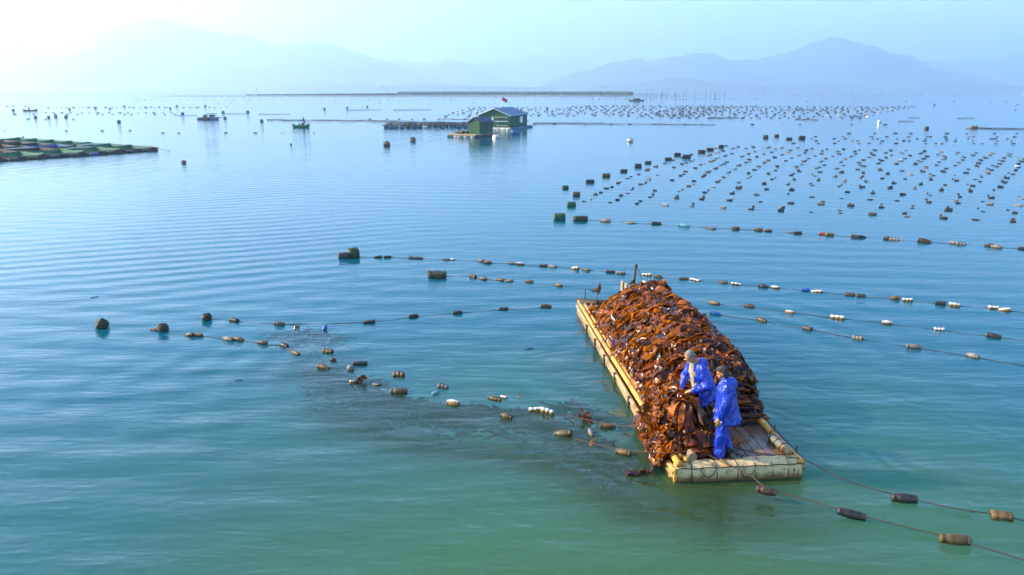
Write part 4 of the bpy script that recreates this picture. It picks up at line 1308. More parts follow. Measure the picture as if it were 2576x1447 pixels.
# third row, passing under the raft
netted_ball(520, 804, .18, 'mossy yellow-green block float at the head of a row', 'weed')
line('mossy yellow-green float', [(589, 806, 'box', D_, 1.15), (703, 815, 'roll', B_), (929, 810, 'box', D_), (1040, 796, 'roll', D_), (1151, 786, 'roll', D_), (1267, 777, 'box', D_), (1374, 771, 'roll', O_)],
    'floats on the row abeam of the raft to port', 'thin rope curving from the mossy float towards the raft port side', (530, 803), sc0=.86)
line('raft, behind the kelp heap,', [(1799, 789, 'roll', Bl), (1916, 806, 'roll', O_), (2031, 827, 'box', B_), (2158, 851, 'triple', G_), (2299, 873, 'roll', G_, 1.15), (2447, 896, 'roll', G_), (2610, 925, 'roll', D_)],
    'floats on the lower row starboard of the raft', 'lower thin rope running out to starboard of the raft', (1780, 783), sc0=.86)
# fourth row, port side
netted_ball(257, 823, .21, 'lone round dark weed-covered float drifting apart')
netted_ball(410, 831, .19, 'shaggy dark netted ball float tied to a small brown block')
line('shaggy netted ball', [(388, 829, 'box', B_, .8), (478, 843, 'roll', D_), (495, 843, 'roll', T_), (574, 853, 'roll', G_), (599, 854, 'roll', T_), (661, 863, 'roll', B_), (715, 868, 'roll', D_), (744, 889, 'roll', T_)],
    'floats on the row tied to the shaggy ball', 'thin rope strung from the shaggy netted ball', None, sc0=.86)

# loose cluster among the submerged kelp
CL = [(825, 885, 'triple', T_, 1, 'tan three-drum float with pale tops at the far edge of the kelp cluster'), (838, 905, 'stub', B_, 1, 'stubby brown float roped to a tilted tan roll'), (814, 924, 'roll', T_, .9, 'tilted tan roll float roped to the stubby brown one'),
      (882, 928, 'stub', G_, 1.15, 'bulging grey stub float beside a dark pinched roll'), (906, 915, 'roll', D_, 1, 'dark pinched roll float beside the bulging grey stub'), (886, 962, 'stub', Wh, .9, 'striped stub float with a kelp fold stuck to it'),
      (947, 966, 'slim', D_, .9, 'dark spindle float half sunk past the striped stub'), (1003, 944, 'triple', T_, 1.0, 'tan three-drum float standing alone past the kelp cluster'), (1004, 986, 'roll', O_, 1.1, 'olive pinched roll float over dark submerged kelp'),
      (1114, 973, 'triple', G_, .85, 'grey three-drum float next to a cyan bottle'), (1139, 1015, 'roll', Wh, 1.0, 'tan and white pinched roll lying over the submerged kelp'), (1244, 1003, 'roll', O_, .95, 'weedy olive roll float beside two small white blocks'),
      (1268, 998, 'triple', Wh, .45, 'pair of small white foam blocks tied as one float'), (1349, 1031, 'triple', Wh, .85, 'white foam float with a hollow end on the hauling rope'), (1377, 1036, 'triple', Wh, .95, 'bright white three-drum float on the hauling rope'),
      (1274, 1048, 'roll', O_, .95, 'ribbed olive roll float south of the white foam floats'), (1417, 1092, 'roll', O_, 1.1, 'plump yellow-olive roll float near the lower hauling rope'), (1528, 1073, 'roll', T_, 1.0, 'tan bark-like roll float hung on the upper hauling rope'),
      (1569, 1139, 'roll', T_, 1.0, 'ragged tan roll float hung on the lower hauling rope')]
for u, v, k, w, s_, lab in CL:
    put_float(at(u, v + 2), rng.uniform(-.7, .2), k, w, s_ * .88, lab, 'loose floats over the submerged kelp')
def bottle(u, v, m, label, yaw, tilt, L=.2, r=.045):
    o = MB().tube([(-L / 2, 0, 0), (-L * .48, 0, 0), (L * .2, 0, 0), (L * .34, 0, 0), (L * .38, 0, 0), (L / 2, 0, 0)], [r * .8, r, r, r * .45, r * .4, r * .4], 10).build('bottle', M[m], None, True, at(u, v, .03), (0, tilt, yaw))
    tag(o, label, 'bottle')
bottle(1097, 988, 'wrap_cyan', 'pale cyan plastic bottle drifting beside the grey three-drum float', .5, -.2)
bottle(817, 825, 'wrap_blue', 'dark blue tilted bottle standing out of the water', .9, -.9, .24, .06)
bottle(1486, 1088, 'foam_grey', 'grey plastic bottle bobbing upright between the hauling ropes', 1.9, -.5, .22, .05)

# big floats right of the raft on the two tight ropes
def rope_run(name, pts, label, r=.009):
    mb = MB(); P = [Vector(p) for p in pts]; path = []
    for i in range(len(P) - 1):
        p0, p1, p2, p3 = P[max(i - 1, 0)], P[i], P[i + 1], P[min(i + 2, len(P) - 1)]
        for k in range(8):
            t = k / 8
            path.append(.5 * ((2 * p1) + (p2 - p0) * t + (2 * p0 - 5 * p1 + 4 * p2 - p3) * t * t + (3 * p1 - p0 - 3 * p2 + p3) * t ** 3))
    path.append(P[-1])
    mb.tube(path, r, 6)
    # frayed whiskers of twine
    for k in range(7):
        c = path[rng.randrange(len(path))]
        mb.tube([c, c + Vector((rng.gauss(0, .05), rng.gauss(0, .05), rng.uniform(.0, .06))), c + Vector((rng.gauss(0, .1), rng.gauss(0, .1), rng.uniform(-.02, .08)))], .004, 4)
    tag(mb.build(name, M['rope_tan'], None, True), label, 'rope')
rope_run('hauling_rope', [at(1447, 1104, .0), at(1500, 1118, .12), at(1570, 1132, .24), at(1680, 1141, .40), raft_pt(.45, .35, .40), raft_pt(.85, .02, .33), raft_pt(1.2, -.35, .25), at(1930, 1228, .20), at(2030, 1258, .17), at(2142, 1290, .12), at(2270, 1324, .08), at(2403, 1357, .05), at(2600, 1416, .03), at(2750, 1460, .02)],
    'taut tan rope crossing the foam bow of the raft and running out to starboard')
rope_run('hauling_rope', [at(1420, 1044, .02), at(1470, 1055, .10), at(1540, 1068, .20), at(1618, 1075, .38), raft_pt(.10, 1.20, .44), raft_pt(.7, .95, .36), raft_pt(1.3, .62, .30), raft_pt(1.9, .25, .30), raft_pt(2.28, .03, .33), at(2140, 1213, .16), at(2275, 1250, .08), at(2400, 1279, .06), at(2520, 1297, .04), at(2620, 1322, .02)],
    'taut tan rope crossing the plank deck behind the standing worker')
def big_float(u, v, z, kind, wrap, yaw, sc, lab):
    put_float(at(u, v, z), yaw, kind, wrap, sc, lab, 'floats hung on the taut ropes at the bow', True, 0, -.03)
big_float(1928, 1234, .18, 'roll', B_, -.35, .95, 'frayed brown roll float hanging clear of the water by the bow')
big_float(2142, 1293, .09, 'roll', D_, -.30, 1.1, 'dark brown pinched roll, next after the frayed one out from the bow')
big_float(2403, 1358, .04, 'roll', O_, -.25, 1.1, 'golden brown roll with black top, farthest out from the bow')
big_float(2275, 1254, .05, 'roll', D_, -.25, 1.05, 'dark ribbed roll with one pale end on the deck-crossing rope')
big_float(2520, 1297, .03, 'box', T_, -.25, 1.0, 'pale torn bundle float at the far end of the deck-crossing rope')

# lone floats in the middle distance
def lone(u, v, r, label, m): netted_ball(u, v, r * .72, label, m)
lone(462, 411, .36, 'lone slanted pale drum drifting off the net pens', 'foam_grey')
lone(973, 367, .72, 'tan domed float left of its twin near the floating sheds', 'foam_tan')
lone(1038, 355, .72, 'grey domed float with a plank beside it near the floating sheds', 'foam_grey')
lone(1585, 357, .62, 'white lumpy float alone between sheds and dense field', 'foam_white')
for u, v, lab in ((237, 748, 'thin dark stick adrift above the lone round float'), (600, 958, 'short dark stick adrift in open water to port'), (1330, 878, 'thin straw adrift between the float row and the raft')):
    a = at(u - 9, v + 1.5, .01); b = at(u + 11, v - 1.5, .012)
    tag(MB().tube([a, a.lerp(b, .5) + Vector((0, .01, .01)), b], .012, 5).build('stick', M['wood_dark'], None, True), lab, 'stick')

# ---- the dense field
fld = []
NL = 16
f0, f1 = at(1470, 507), at(2640, 562)
b0, b1 = at(1822, 369), at(2680, 391)
for i in range(NL):
    t = i / (NL - 1)
    a, b = f0.lerp(b0, t), f1.lerp(b1, t)
    a = a + Vector((-1.5 * math.sin(math.pi * t), 0, 0))
    n = int((b - a).length / 1.62)
    y = yaw_of(a, b)
    for k in range(n + 1):
        s_ = (k + rng.uniform(-.06, .06)) / n
        p = a.lerp(b, s_) + Vector((0, rng.gauss(0, .07), 0))
        if rng.random() < .94:
            fld.append((p, y + rng.gauss(0, .2), rng.choices(['roll', 'box', 'slim', 'triple'], [4, 3, 2.4, .5])[0], rng.choices([D_, B_, G_, T_, O_, Wh], [8, 2.2, 1.0, .5, .8, .25])[0], rng.uniform(.65, 1.1), i))
        if rng.random() < .72:
            q = p + Vector((rng.gauss(.45, .12), rng.gauss(1.1, .12), 0))
            fld.append((q, y + rng.uniform(-1.2, 1.2), rng.choices(['stub', 'roll', 'slim'], [4, 1.3, 1])[0], rng.choices([T_, B_, Wh, D_, O_], [1.9, 2.4, .7, 4.2, .6])[0], rng.uniform(.6, .95), i))
fld.sort(key=lambda q: q[0].y)
NIND = 205
for p, y, k, w, s_, li in fld[:NIND]:
    put_float(p, y, k, w, s_, f"{CNAME[w]} {KNAME[k]} float, {ORD[li]} line of the dense field counted from the raft side", f"{CNAME[w]} {KNAME[k]} floats, {ORD[li]} line of the dense field", False)
rest = [(p, y, w, s_) for p, y, k, w, s_, li in fld[NIND:]]

# drums that head the lines of the dense field
HD = [(1437, 518, .62, .24, 'weed_green', 'green-topped square drum nearest the row of floats'), (1450, 492, .55, .24, 'weed', 'tall dark drum above the green-topped square one'), (1422, 474, .5, .2, 'weed', 'rusty brown drum with a stub pipe at the field corner'),
      (1484, 459, .75, .2, 'wrap_dark', 'long blackened drum second along the field edge'), (1525, 444, .75, .24, 'wrap_olive', 'long dark drum with ochre end along the field edge'), (1569, 432, .7, .2, 'weed', 'low weedy drum between two larger ones on the field edge'), (1605, 420, .72, .28, 'wrap_dark', 'tall black drum midway along the field edge'),
      (1630, 411, .7, .2, 'weed', 'greenish drum just past the tall black one'), (1681, 402, .8, .22, 'wrap_dark', 'dark blue-grey drum in the middle of the field edge'), (1704, 391, .8, .26, 'wrap_brown', 'rust-brown drum lump on the field edge'), (1727, 397, 1.0, .3, 'wrap_dark', 'largest black drum, under the rust-brown lump'),
      (1765, 384, .95, .28, 'wrap_dark', 'black drum pair towards the far field corner'), (1786, 378, .95, .26, 'wrap_brown', 'orange-brown drum towards the far field corner'), (1814, 371, .7, .3, 'wrap_dark', 'round dark drum at the far corner of the field')]
for u, v, L, r, m, lab in HD: drum(u, v, L * .85, r * .72, m, lab, rng.uniform(-.3, .3))
HD2 = [(1926, 347, 1.0, .45, 'weed', 'squared dark drum heading the narrow band of floats'), (1953, 344, .9, .4, 'weed', 'round dark drum beside the squared one heading the narrow band'), (1985, 351, 1.2, .3, 'wrap_dark', 'low black drum at the start of the narrow band'), (2017, 349, 1.2, .45, 'wrap_dark', 'large black drum inside the narrow band of floats'),
       (2450, 323, 1.7, .5, 'foam_tan', 'big tan foam float beside long poles'), (2331, 325, .9, .5, 'weed', 'dark drum standing alone before the long poles'), (2212, 309, .9, .5, 'foam_white', 'small white float alone in open water')]
for u, v, L, r, m, lab in HD2: drum(u, v, L * .7, r * .62, m, lab, rng.uniform(-.3, .3))

# farther floats, too small to tell apart: one object
far = [(p.x, p.y, y, w, s_) for p, y, w, s_ in rest]
def band_of(u0, u1, v0, v1, rows, step, slant=0.0, wr=None, size=0.74, jit=.3, keep=.95):
    """rows of floats between two screen depths of the water"""
    for i in range(rows):
        t = i / max(1, rows - 1)
        y0 = 1 / ((1 - t) / at(CX, v0).y + t / at(CX, v1).y) if rows > 1 else at(CX, v0).y
        y0 = at(CX, v0).y * (1 - t) + at(CX, v1).y * t
        x0, x1 = (u0 - CX) / F * y0 * 1.0, (u1 - CX) / F * y0 * 1.0
        x0 += slant * t * y0 / F; x1 += slant * t * y0 / F
        n = int((x1 - x0) / step)
        for k in range(n):
            if rng.random() < keep:
                x = x0 + (x1 - x0) * (k + rng.uniform(-jit, jit)) / max(1, n)
                far.append((x, y0 + rng.gauss(0, step * .05) + .02 * (x - x0) * (-1 if u0 > 1200 else 0), rng.gauss(0, .4), wr or rng.choices([D_, B_, G_, T_, Wh], [7, 2, 1.5, 1, .4])[0], size * rng.uniform(.7, 1.25)))
band_of(2000, 2700, 361, 344, 4, 2.0, 20, size=1.05, jit=.6)
band_of(2110, 2700, 336, 334, 1, 3.4, size=1.24)
band_of(1600, 2170, 297, 268, 12, 2.3, 120, size=1.75)
band_of(1330, 1780, 291, 266, 11, 2.3, 120, size=1.75)
band_of(1130, 1330, 293, 270, 8, 2.3, 60, size=1.75)
band_of(940, 1320, 300, 300, 1, 3.0, size=1.7)
band_of(1340, 2250, 313, 313, 1, 4.6, size=1.7, keep=.8)
band_of(140, 480, 284, 288, 2, 2.6, size=1.7)
band_of(0, 140, 288, 286, 1, 3.2, size=1.7)
band_of(-40, 260, 300, 301, 1, 5.0, size=1.7)
band_of(-20, 420, 329, 339, 1, 4.4, size=1.05, keep=.75)
band_of(400, 980, 335, 341, 1, 5.0, size=1.12, keep=.8)
band_of(0, 160, 268, 268, 2, 3.6, size=1.74)
band_of(150, 600, 271, 270, 2, 3.0, size=1.86)
band_of(300, 1200, 252, 251, 2, 5.5, size=1.86)
band_of(1100, 1800, 251, 250, 1, 5.0, size=1.86)
band_of(1500, 1900, 250, 249, 2, 4.5, size=1.98)
band_of(500, 1700, 246, 246, 1, 6.0, size=2.11)
band_of(560, 1700, 259, 258, 1, 9.0, size=1.49)
band_of(2000, 2700, 256, 256, 1, 14, size=2.11, keep=.5)
band_of(1890, 2700, 240, 236.5, 4, 9, size=3.1, keep=.7)
band_of(1890, 2700, 238, 234.5, 5, 16, size=4.96, wr=Wh, keep=.7, jit=.8)
band_of(2530, 2700, 277, 264, 3, 3.5, size=1.98, keep=.7)
FC = {D_: (.022, .02, .02), B_: (.10, .05, .02), G_: (.10, .10, .10), T_: (.32, .20, .08), Wh: (.75, .75, .72), O_: (.12, .09, .03), Bl: (.03, .12, .4)}
V = []; Fq = []; Cc = []
base = np.array([(x, y * (.62 if abs(x) > .4 else 1), z) for x in (-.5, -.38, .38, .5) for y, z in ((-.5, -.1), (-.5, .30), (0, .55), (.5, .30), (.5, -.1))])
bf = []
for i in range(3):
    for k in range(4): bf.append((i * 5 + k, i * 5 + k + 1, (i + 1) * 5 + k + 1, (i + 1) * 5 + k))
bf += [(0, 4, 3, 1), (1, 3, 2, 2), (15, 16, 18, 19), (16, 17, 17, 18)]
bf3 = []
for q in bf:
    bf3.append((q[0], q[1], q[2]))
    if len(set(q)) == 4: bf3.append((q[0], q[2], q[3]))
bf3 = np.array([q for q in bf3 if len(set(q)) == 3])
for n_, (x, y, a, w, s_) in enumerate(far):
    c, s2 = math.cos(a), math.sin(a)
    b_ = base * np.array([.40, .17, .16]) * s_
    V.append(np.stack([x + b_[:, 0] * c - b_[:, 1] * s2, y + b_[:, 0] * s2 + b_[:, 1] * c, b_[:, 2]], 1)); Fq.append(bf3 + n_ * len(base))
    col = FC[w]; k = rng.uniform(.5, 1.0)
    Cc.append(np.tile([min(1, q * k) for q in col] + [1], (len(base), 1)))
g = N('far_float')
b = g.bsdf(Base0Color=g.mix(g.math('MULTIPLY', g.n('TexNoise', Scale=6.0).outputs[0], .3), g.n('Attribute', _attribute_name='tint').outputs['Color'], (.05, .04, .03)), Roughness=.5)
M['far_float'] = g.finish(b)
o = link('distant_floats', big_mesh('distant_floats', np.concatenate(V), np.concatenate(Fq), M['far_float'], False, np.concatenate(Cc)))
tag(o, kind='stuff')
print('floats', len(fld), len(far))

# ------------------------------------------------------------------ net pens off to port
M['net_green'] = mat('green_netting', (.006, .19, .085), (.004, .09, .05), 6, .6, bump=.6, bscale=40)
M['net_dark'] = mat('dark_netting', (.045, .035, .028), (.02, .016, .014), 6, .8, bump=.6, bscale=40)
M['tarp_blue'] = mat('blue_tarp', (.03, .12, .34), (.02, .07, .2), 6, .5)
M['board_green'] = mat('green_boards', (.005, .085, .018), (.003, .045, .012), 4, .6, bump=.3, stretch=(4, 4, .6))
M['roof_blue'] = mat('blue_roof_sheet', (.008, .075, .21), (.006, .045, .13), 2, .45, bump=.2)
M['roof_dark'] = mat('dark_roof_felt', (.012, .024, .07), (.008, .014, .04), 3, .5, bump=.3)
M['white_paint'] = mat('white_paint', (.75, .75, .72), (.6, .6, .56), 5, .5)
M['barrel_blue'] = mat('blue_plastic', (.012, .085, .23), (.01, .05, .14), 3, .4, rand=.5)
M['barrel_white'] = mat('white_plastic', (.62, .60, .55), (.42, .36, .26), 3, .5, rand=.3)
M['barrel_cyan'] = mat('cyan_plastic', (.02, .15, .20), (.015, .09, .13), 3, .4, rand=.4)
M['flag'] = mat('red_cloth', (.55, .012, .02), (.45, .01, .015), 3, .7)
M['star'] = mat('yellow_cloth', (.75, .55, .03), (.7, .5, .03), 3, .7)
M['boat_green'] = mat('green_boat_paint', (.02, .22, .05), (.012, .12, .03), 5, .5)
M['cloth_navy'] = mat('navy_cloth', (.012, .022, .10), (.008, .012, .05), 8, .7)
def pane_material():
    g = N('window_pane')
    nz = g.n('TexNoise', Scale=3.0)
    return g.finish(g.bsdf(Base0Color=g.ramp(nz.outputs[0], [(.3, (.01, .03, .06)), (.7, (.02, .05, .09))]), Roughness=.08))
M['pane'] = pane_material()

e1 = Vector((-.56, -.83, 0)); e2 = Vector((-.83, .56, 0))
O0 = at(386, 379); C1, C2 = 4.0, 4.3
pen = empty('net_pen_raft', O0, math.atan2(e1.y, e1.x))
pen.scale = (1, 1, .68)
tag(pen, 'raft of square net pens with dark beams and green netting walls', 'fish pens')
# local x along e1, local y along -e2 (right-handed), so depth runs to negative y
def Lp(a, b, z=0.0): return Vector((a, -b, z))
NA, NB = 9, 7
for j in range(NB + 1):
    b = j * C2
    m = 'wood_dark'
    MB().rbox((0, 0, 0), (NA * C1 + .8, .34, .16), .03).build('long_beam', M[m], pen, loc=Lp(NA * C1 / 2 - .2, b, .42 + rng.uniform(-.03, .03)))
    if j in (0, NB):
        MB().rbox((0, 0, 0), (NA * C1 + .4, .16, .5), .03).build('edge_skirt', M['net_dark'], pen, loc=Lp(NA * C1 / 2 - .2, b - (.2 if j == 0 else -.2), .12))
for i in range(NA + 1):
    a = i * C1
    MB().rbox((0, 0, 0), (.34, NB * C2 + .6, .14), .03).build('cross_beam', M['wood_dark'], pen, loc=Lp(a, NB * C2 / 2, .56 + rng.uniform(-.03, .03)))
for i in range(NA):
    for j in range(NB):
        a0, a1, b0_, b1_ = i * C1 + .2, (i + 1) * C1 - .2, j * C2 + .2, (j + 1) * C2 - .2
        gm = 'net_green' if (j == 0 or j >= NB - 1 or i == 0) else ('net_dark' if rng.random() < .9 else 'tarp_blue')
        # sagging net walls inside each pen
        for (p, q) in ((Lp(a0, b1_), Lp(a1, b1_)), (Lp(a1, b0_), Lp(a1, b1_)), (Lp(a0, b0_), Lp(a0, b1_))):
            mb = MB(); vs = []
            for k in range(7):
                t = k / 6
                c = p.lerp(q, t)
                top = .58 + .20 * (1 - math.sin(math.pi * t)) + .03 * rng.random()
                vs += [(c.x, c.y, -.2), (c.x, c.y, top)]
            mb.add(vs, [(2 * k, 2 * k + 2, 2 * k + 3, 2 * k + 1) for k in range(6)])
            mb.build('net_wall', M[gm], pen)
        if rng.random() < .3:
            MB().tube([Lp(a0, b0_ + .3, .66), Lp((a0 + a1) / 2, b0_ + .2 + rng.uniform(0, .3), .70), Lp(a1, b0_ + .3, .66)], [.08, .11, .07], 7).build('float_roll', M['barrel_white'], pen, smooth=True)
for i in range(NA):
    for s_ in (0, 1):
        a = i * C1 + 1.1 + 1.9 * s_
        mb = MB(); mb.loft([ringpts(x * .85, .26 * k, .26 * k, 12, 1, i, 0) for x, k in ((-.5, .8), (-.48, 1), (-.2, 1.03), (.2, 1.03), (.48, 1), (.5, .8))])
        mb.build('barrel', M[rng.choice(['wrap_dark', 'wrap_dark', 'barrel_blue'])], pen, smooth=True, loc=Lp(a, -.35, .12))
for i in (0, 2, 4, 6):
    a = i * C1
    MB().tube([Lp(a, -.2, .5), Lp(a - .6, -2.2, .0)], .03, 5).build('mooring_rope', M['rope'], pen, smooth=True)
for i in range(NA + 1):
    MB().tube([Lp(i * C1, NB * C2 + .3, .3), Lp(i * C1 - .1, NB * C2 - .7, .86)], .10, 7).build('beam_end', M['wood_dark'], pen, smooth=True)

# ------------------------------------------------------------------ floating sheds
def barrel(parent, loc, m, L=.9, r=.29, yaw=0.0, name='barrel'):
    key = ('barrel', m, L, r)
    if key not in _fm:
        mb = MB(); mb.loft([ringpts(x * L, r * k, r * k, 14, 1, 3, 0) for x, k in ((-.5, .86), (-.47, 1), (-.22, 1.0), (-.2, 1.05), (-.16, 1.0), (.16, 1.0), (.2, 1.05), (.22, 1.0), (.47, 1), (.5, .86))])
        _fm[key] = mb.mesh('barrel', M[m], True)
    return link(name, _fm[key], parent, loc, (0, 0, yaw))

def shed(name, corner, yaw, Wd, L, hw, hr, over, wall, roof, label, rows=3):
    """local x along the gable (left to right), local y away from the viewer; corner = front right foot of the walls"""
    z0 = .38
    o = empty(name, corner, yaw)
    tag(o, label, 'shed')
    # gable and side walls out of single boards
    nb = max(6, int(Wd / .28))
    def hgt(x): return hw + (hr - hw) * (1 - abs(2 * (x + Wd / 2) / Wd))
    for side in (0, 1):
        for i in range(nb):
            x0, x1 = -Wd + Wd * i / nb + .006, -Wd + Wd * (i + 1) / nb - .006
            y = 0.0 if side == 0 else L
            t = .035 + rng.uniform(0, .012)
            mb = MB()
            pr2 = [(x0, 0), (x1, 0), (x1, hgt(x1)), (x0, hgt(x0))]
            if x0 < -Wd / 2 < x1: pr2 = [(x0, 0), (x1, 0), (x1, hgt(x1)), (-Wd / 2, hr), (x0, hgt(x0))]
            mb.loft([[(px, y - t / 2, z0 + pz) for px, pz in pr2], [(px, y + t / 2, z0 + pz) for px, pz in pr2]])
            mb.build('wall_board', M[wall], o)
    ns = max(8, int(L / .3))
    for sx in (0, -Wd):
        for i in range(ns):
            y0, y1 = .03 + (L - .06) * i / ns + .005, .03 + (L - .06) * (i + 1) / ns - .005
            MB().box((sx, (y0 + y1) / 2, z0 + hw / 2), (.035 + rng.uniform(0, .012), y1 - y0, hw)).build('wall_board', M[wall], o)
    # roof in overlapping sheets
    ang = math.atan2(hr - hw, Wd / 2); sl = (Wd / 2) / math.cos(ang) + over
    for sgn in (1, -1):
        for r_ in range(rows):
            for c in range(2):
                w_ = sl / rows + .06
                d = (r_ + .5) * sl / rows
                x = -Wd / 2 + sgn * d * math.cos(ang); z = z0 + hr - d * math.sin(ang) + .05 + .022 * (rows - r_)
                MB().box((x, over * -.6 + (L + 1.2 * over) * (c + .5) / 2, z), (w_, (L + 1.2 * over) / 2 - .03, .03), 0, 0, sgn * ang).build('roof_sheet', M[roof], o)
        # barge boards
        dx = sl * math.cos(ang); dz = sl * math.sin(ang)
        for y in (-over * .6 - .03,):
            MB().tube([(-Wd / 2, y, z0 + hr + .06), (-Wd / 2 + sgn * dx, y, z0 + hr - dz + .06)], .055, 4).build('barge_board', M['foam_tan'] if roof == 'roof_dark' else M['white_paint'], o)
    return o, z0

def window(o, c, w, h, face, frame_m='white_paint', glass='pane'):
    """face 'front' lies in the gable, 'side' in the right-hand wall"""
    def bx(name, dx, dz, sx, sz, proud, th, m, par):
        if face == 'front': return MB().box((c[0] + dx, c[1] - proud, c[2] + dz), (sx, th, sz)).build(name, M[m], par)
        return MB().box((c[0] + proud, c[1] + dx, c[2] + dz), (th, sx, sz)).build(name, M[m], par)
    wd = bx('window', 0, 0, w, h, .035, .03, glass, o)
    for dx, dz, sx, sz in ((0, h / 2, w + .12, .07), (0, -h / 2, w + .12, .07), (-w / 2, 0, .06, h), (w / 2, 0, .06, h), (0, 0, .05, h)):
        bx('window_frame', dx, dz, sx, sz, .062, .025, frame_m, wd)
    return wd

hy = -R(20)
big, bz = shed('floating_shed', at(1281.5, 326.5, 0), hy, 5.6, 9.2, 1.95, 3.05, .35, 'board_green', 'roof_blue', 'large green board shed with blue sheet roof on barrel floats')
for zc in (1.35, .62):
    w_ = window(big, (-1.35, 0, bz + zc), 1.0, .52, 'front', 'board_green')
    for dz in (.33, -.33):
        MB().box((-1.35, -.05, bz + zc + dz), (2.05, .03, .05)).build('white_rail', M['white_paint'], big)
MB().box((-2.9, -.05, bz + 1.68), (.95, .03, .05)).build('white_rail', M['white_paint'], big)
MB().box((-2.75, -.05, bz + 1.02), (.75, .03, .05)).build('white_rail', M['white_paint'], big)
MB().box((-3.05, -.04, bz + 1.38), (.30, .03, .42)).build('window', M['white_paint'], big)
MB().box((.03, 6.0, bz + 1.15), (.03, 1.5, 1.05)).build('window', M['white_paint'], big)
MB().box((.05, 4.4, bz + 1.15), (.03, 1.1, 1.0)).build('shutter', M['board_green'], big)
# round life-ring on the gable
mb = MB(); mb.tube([(-3.85 + .22 * math.cos(a), -.07, bz + 1.42 + .22 * math.sin(a)) for a in [2 * math.pi * k / 16 for k in range(17)]], .05, 6, False)
lr = mb.build('round_sign', M['white_paint'], big, True)
MB().tube([(-3.85, -.05, bz + 1.42), (-3.85, -.09, bz + 1.42)], .09, 10).build('round_sign_centre', M['white_paint'], lr)
# platform and barrels
for y in (-.45, 3.0, 6.2, 9.4): MB().rbox((0, 0, 0), (6.7, .22, .16), .03).build('platform_beam', M['wood_dark'], big, loc=(-2.75, y, .30))
for x in (-5.9, -3.9, -1.9, .1, .5): MB().rbox((0, 0, 0), (.22, 11.6, .12), .03).build('platform_beam', M['wood_dark'], big, loc=(x, 4.9, .20))
for i in range(7): barrel(big, (-5.4 + i * .92, -.42, .10), 'barrel_white')
for i in range(11): barrel(big, (.42, .3 + i * .95, .10), 'barrel_blue' if i in (0, 1, 2, 8, 9, 10) else 'barrel_cyan', yaw=math.pi / 2)
for i in range(7): barrel(big, (-5.8, .6 + i * 1.2, .10), 'barrel_blue', yaw=math.pi / 2)

small, sz = shed('floating_shed', at(1206.5, 344.5, 0), -R(28), 1.75, 3.9, 1.70, 2.28, .22, 'board_green', 'roof_dark', 'small bright green board hut with dark roof in front of the big shed', 2)
window(small, (0, 1.6, sz + 1.05), .75, .6, 'side', 'roof_dark')
for y in (-2.2, -.6, 1.2, 3.0, 4.4): MB().rbox((0, 0, 0), (4.8, .18, .14), .03).build('platform_beam', M['wood_pale'], small, loc=(-1.7, y, .30))
for i in range(9): MB().rbox((0, 0, 0), (.42, 5.9, .05), .01).build('deck_board', M['wood_pale'], small, loc=(-3.85 + i * .5, .95, .385))
for i in range(8): barrel(small, (-3.9 + i * .56, -1.95, .12), ['barrel_cyan', 'barrel_cyan', 'barrel_white', 'barrel_white', 'barrel_cyan', 'barrel_white', 'barrel_cyan', 'barrel_white'][i], .52, .26)
for i in range(6): barrel(small, (.45, -1.4 + i * .95, .10), 'wrap_dark', yaw=math.pi / 2)
# heap of nets on the hut's landing
mb = MB()
for k in range(9):
    mb.ell((-2.9 + rng.uniform(-.7, .9), .1 + rng.uniform(-.7, .8), .45 + rng.uniform(0, .22)), (rng.uniform(.3, .6), rng.uniform(.3, .5), rng.uniform(.12, .3)), None, 10, 6)
mb.v = [tuple(Vector(q) * (1 + .05 * noise.noise(Vector(q) * 4))) for q in mb.v]
nh = mb.build('net_heap', M['wood_dark'], None, True); nh.matrix_world = Matrix.Translation(small.location) @ Matrix.Rotation(-R(28), 4, 'Z')
tag(nh, 'brown heap of old nets on the landing beside the small green hut', 'nets')

def drifting(u, v, m, lab, yaw, L=.95, r=.32):
    o = barrel(None, at(u, v, .12), m, L, r, yaw, 'barrel'); tag(o, lab, 'barrel')
drifting(1294, 334, 'barrel_blue', 'blue barrel floating beside the big green shed', .1, 1.1, .4)
drifting(1248, 346, 'barrel_white', 'pale drum floating at the corner of the small green hut', .7, .8, .4)

# flag on a pole
fb = at(1257, 326) + Vector((.2, 4.6, 0)); 
fl = empty('flag', (fb.x, fb.y, 3.2), 0)
tag(fl, 'red flag with yellow stars on a slanted pole above the big shed', 'flag')
MB().tube([(0, 0, -.4), (.16, 0, 2.15)], .035, 6).build('pole', M['white_paint'], fl, smooth=True)
def fpos(s_, t): return Vector((.13 + s_ * .95, .10 * math.sin(s_ * 5 + t), 2.1 - t * .62 - .30 * s_ + .06 * math.sin(s_ * 6)))
mb = MB(); nu, nv = 13, 7
for k in (0, 1):
    mb.add([fpos(i / (nu - 1), j / (nv - 1)) + Vector((0, .012 * k, 0)) for i in range(nu) for j in range(nv)], [(i * nv + j, i * nv + j + 1, (i + 1) * nv + j + 1, (i + 1) * nv + j) for i in range(nu - 1) for j in range(nv - 1)])
cloth = mb.build('cloth', M['flag'], fl, True)
for cx_, cy_, r_ in ((.17, .25, .09), (.34, .10, .03), (.40, .20, .03), (.40, .34, .03), (.34, .45, .03)):
    mb = MB(); P = []
    for k in range(10):
        a = math.pi / 2 + k * math.pi / 5; q = r_ * (1 if k % 2 == 0 else .4)
        P.append(fpos(cx_ + q * math.cos(a) / .95, cy_ - q * math.sin(a) / .62) + Vector((0, -.008, 0)))
    mb.add(P + [fpos(cx_, cy_) + Vector((0, -.008, 0))], [(k, (k + 1) % 10, 10) for k in range(10)])
    mb.build('star', M['star'], cloth)

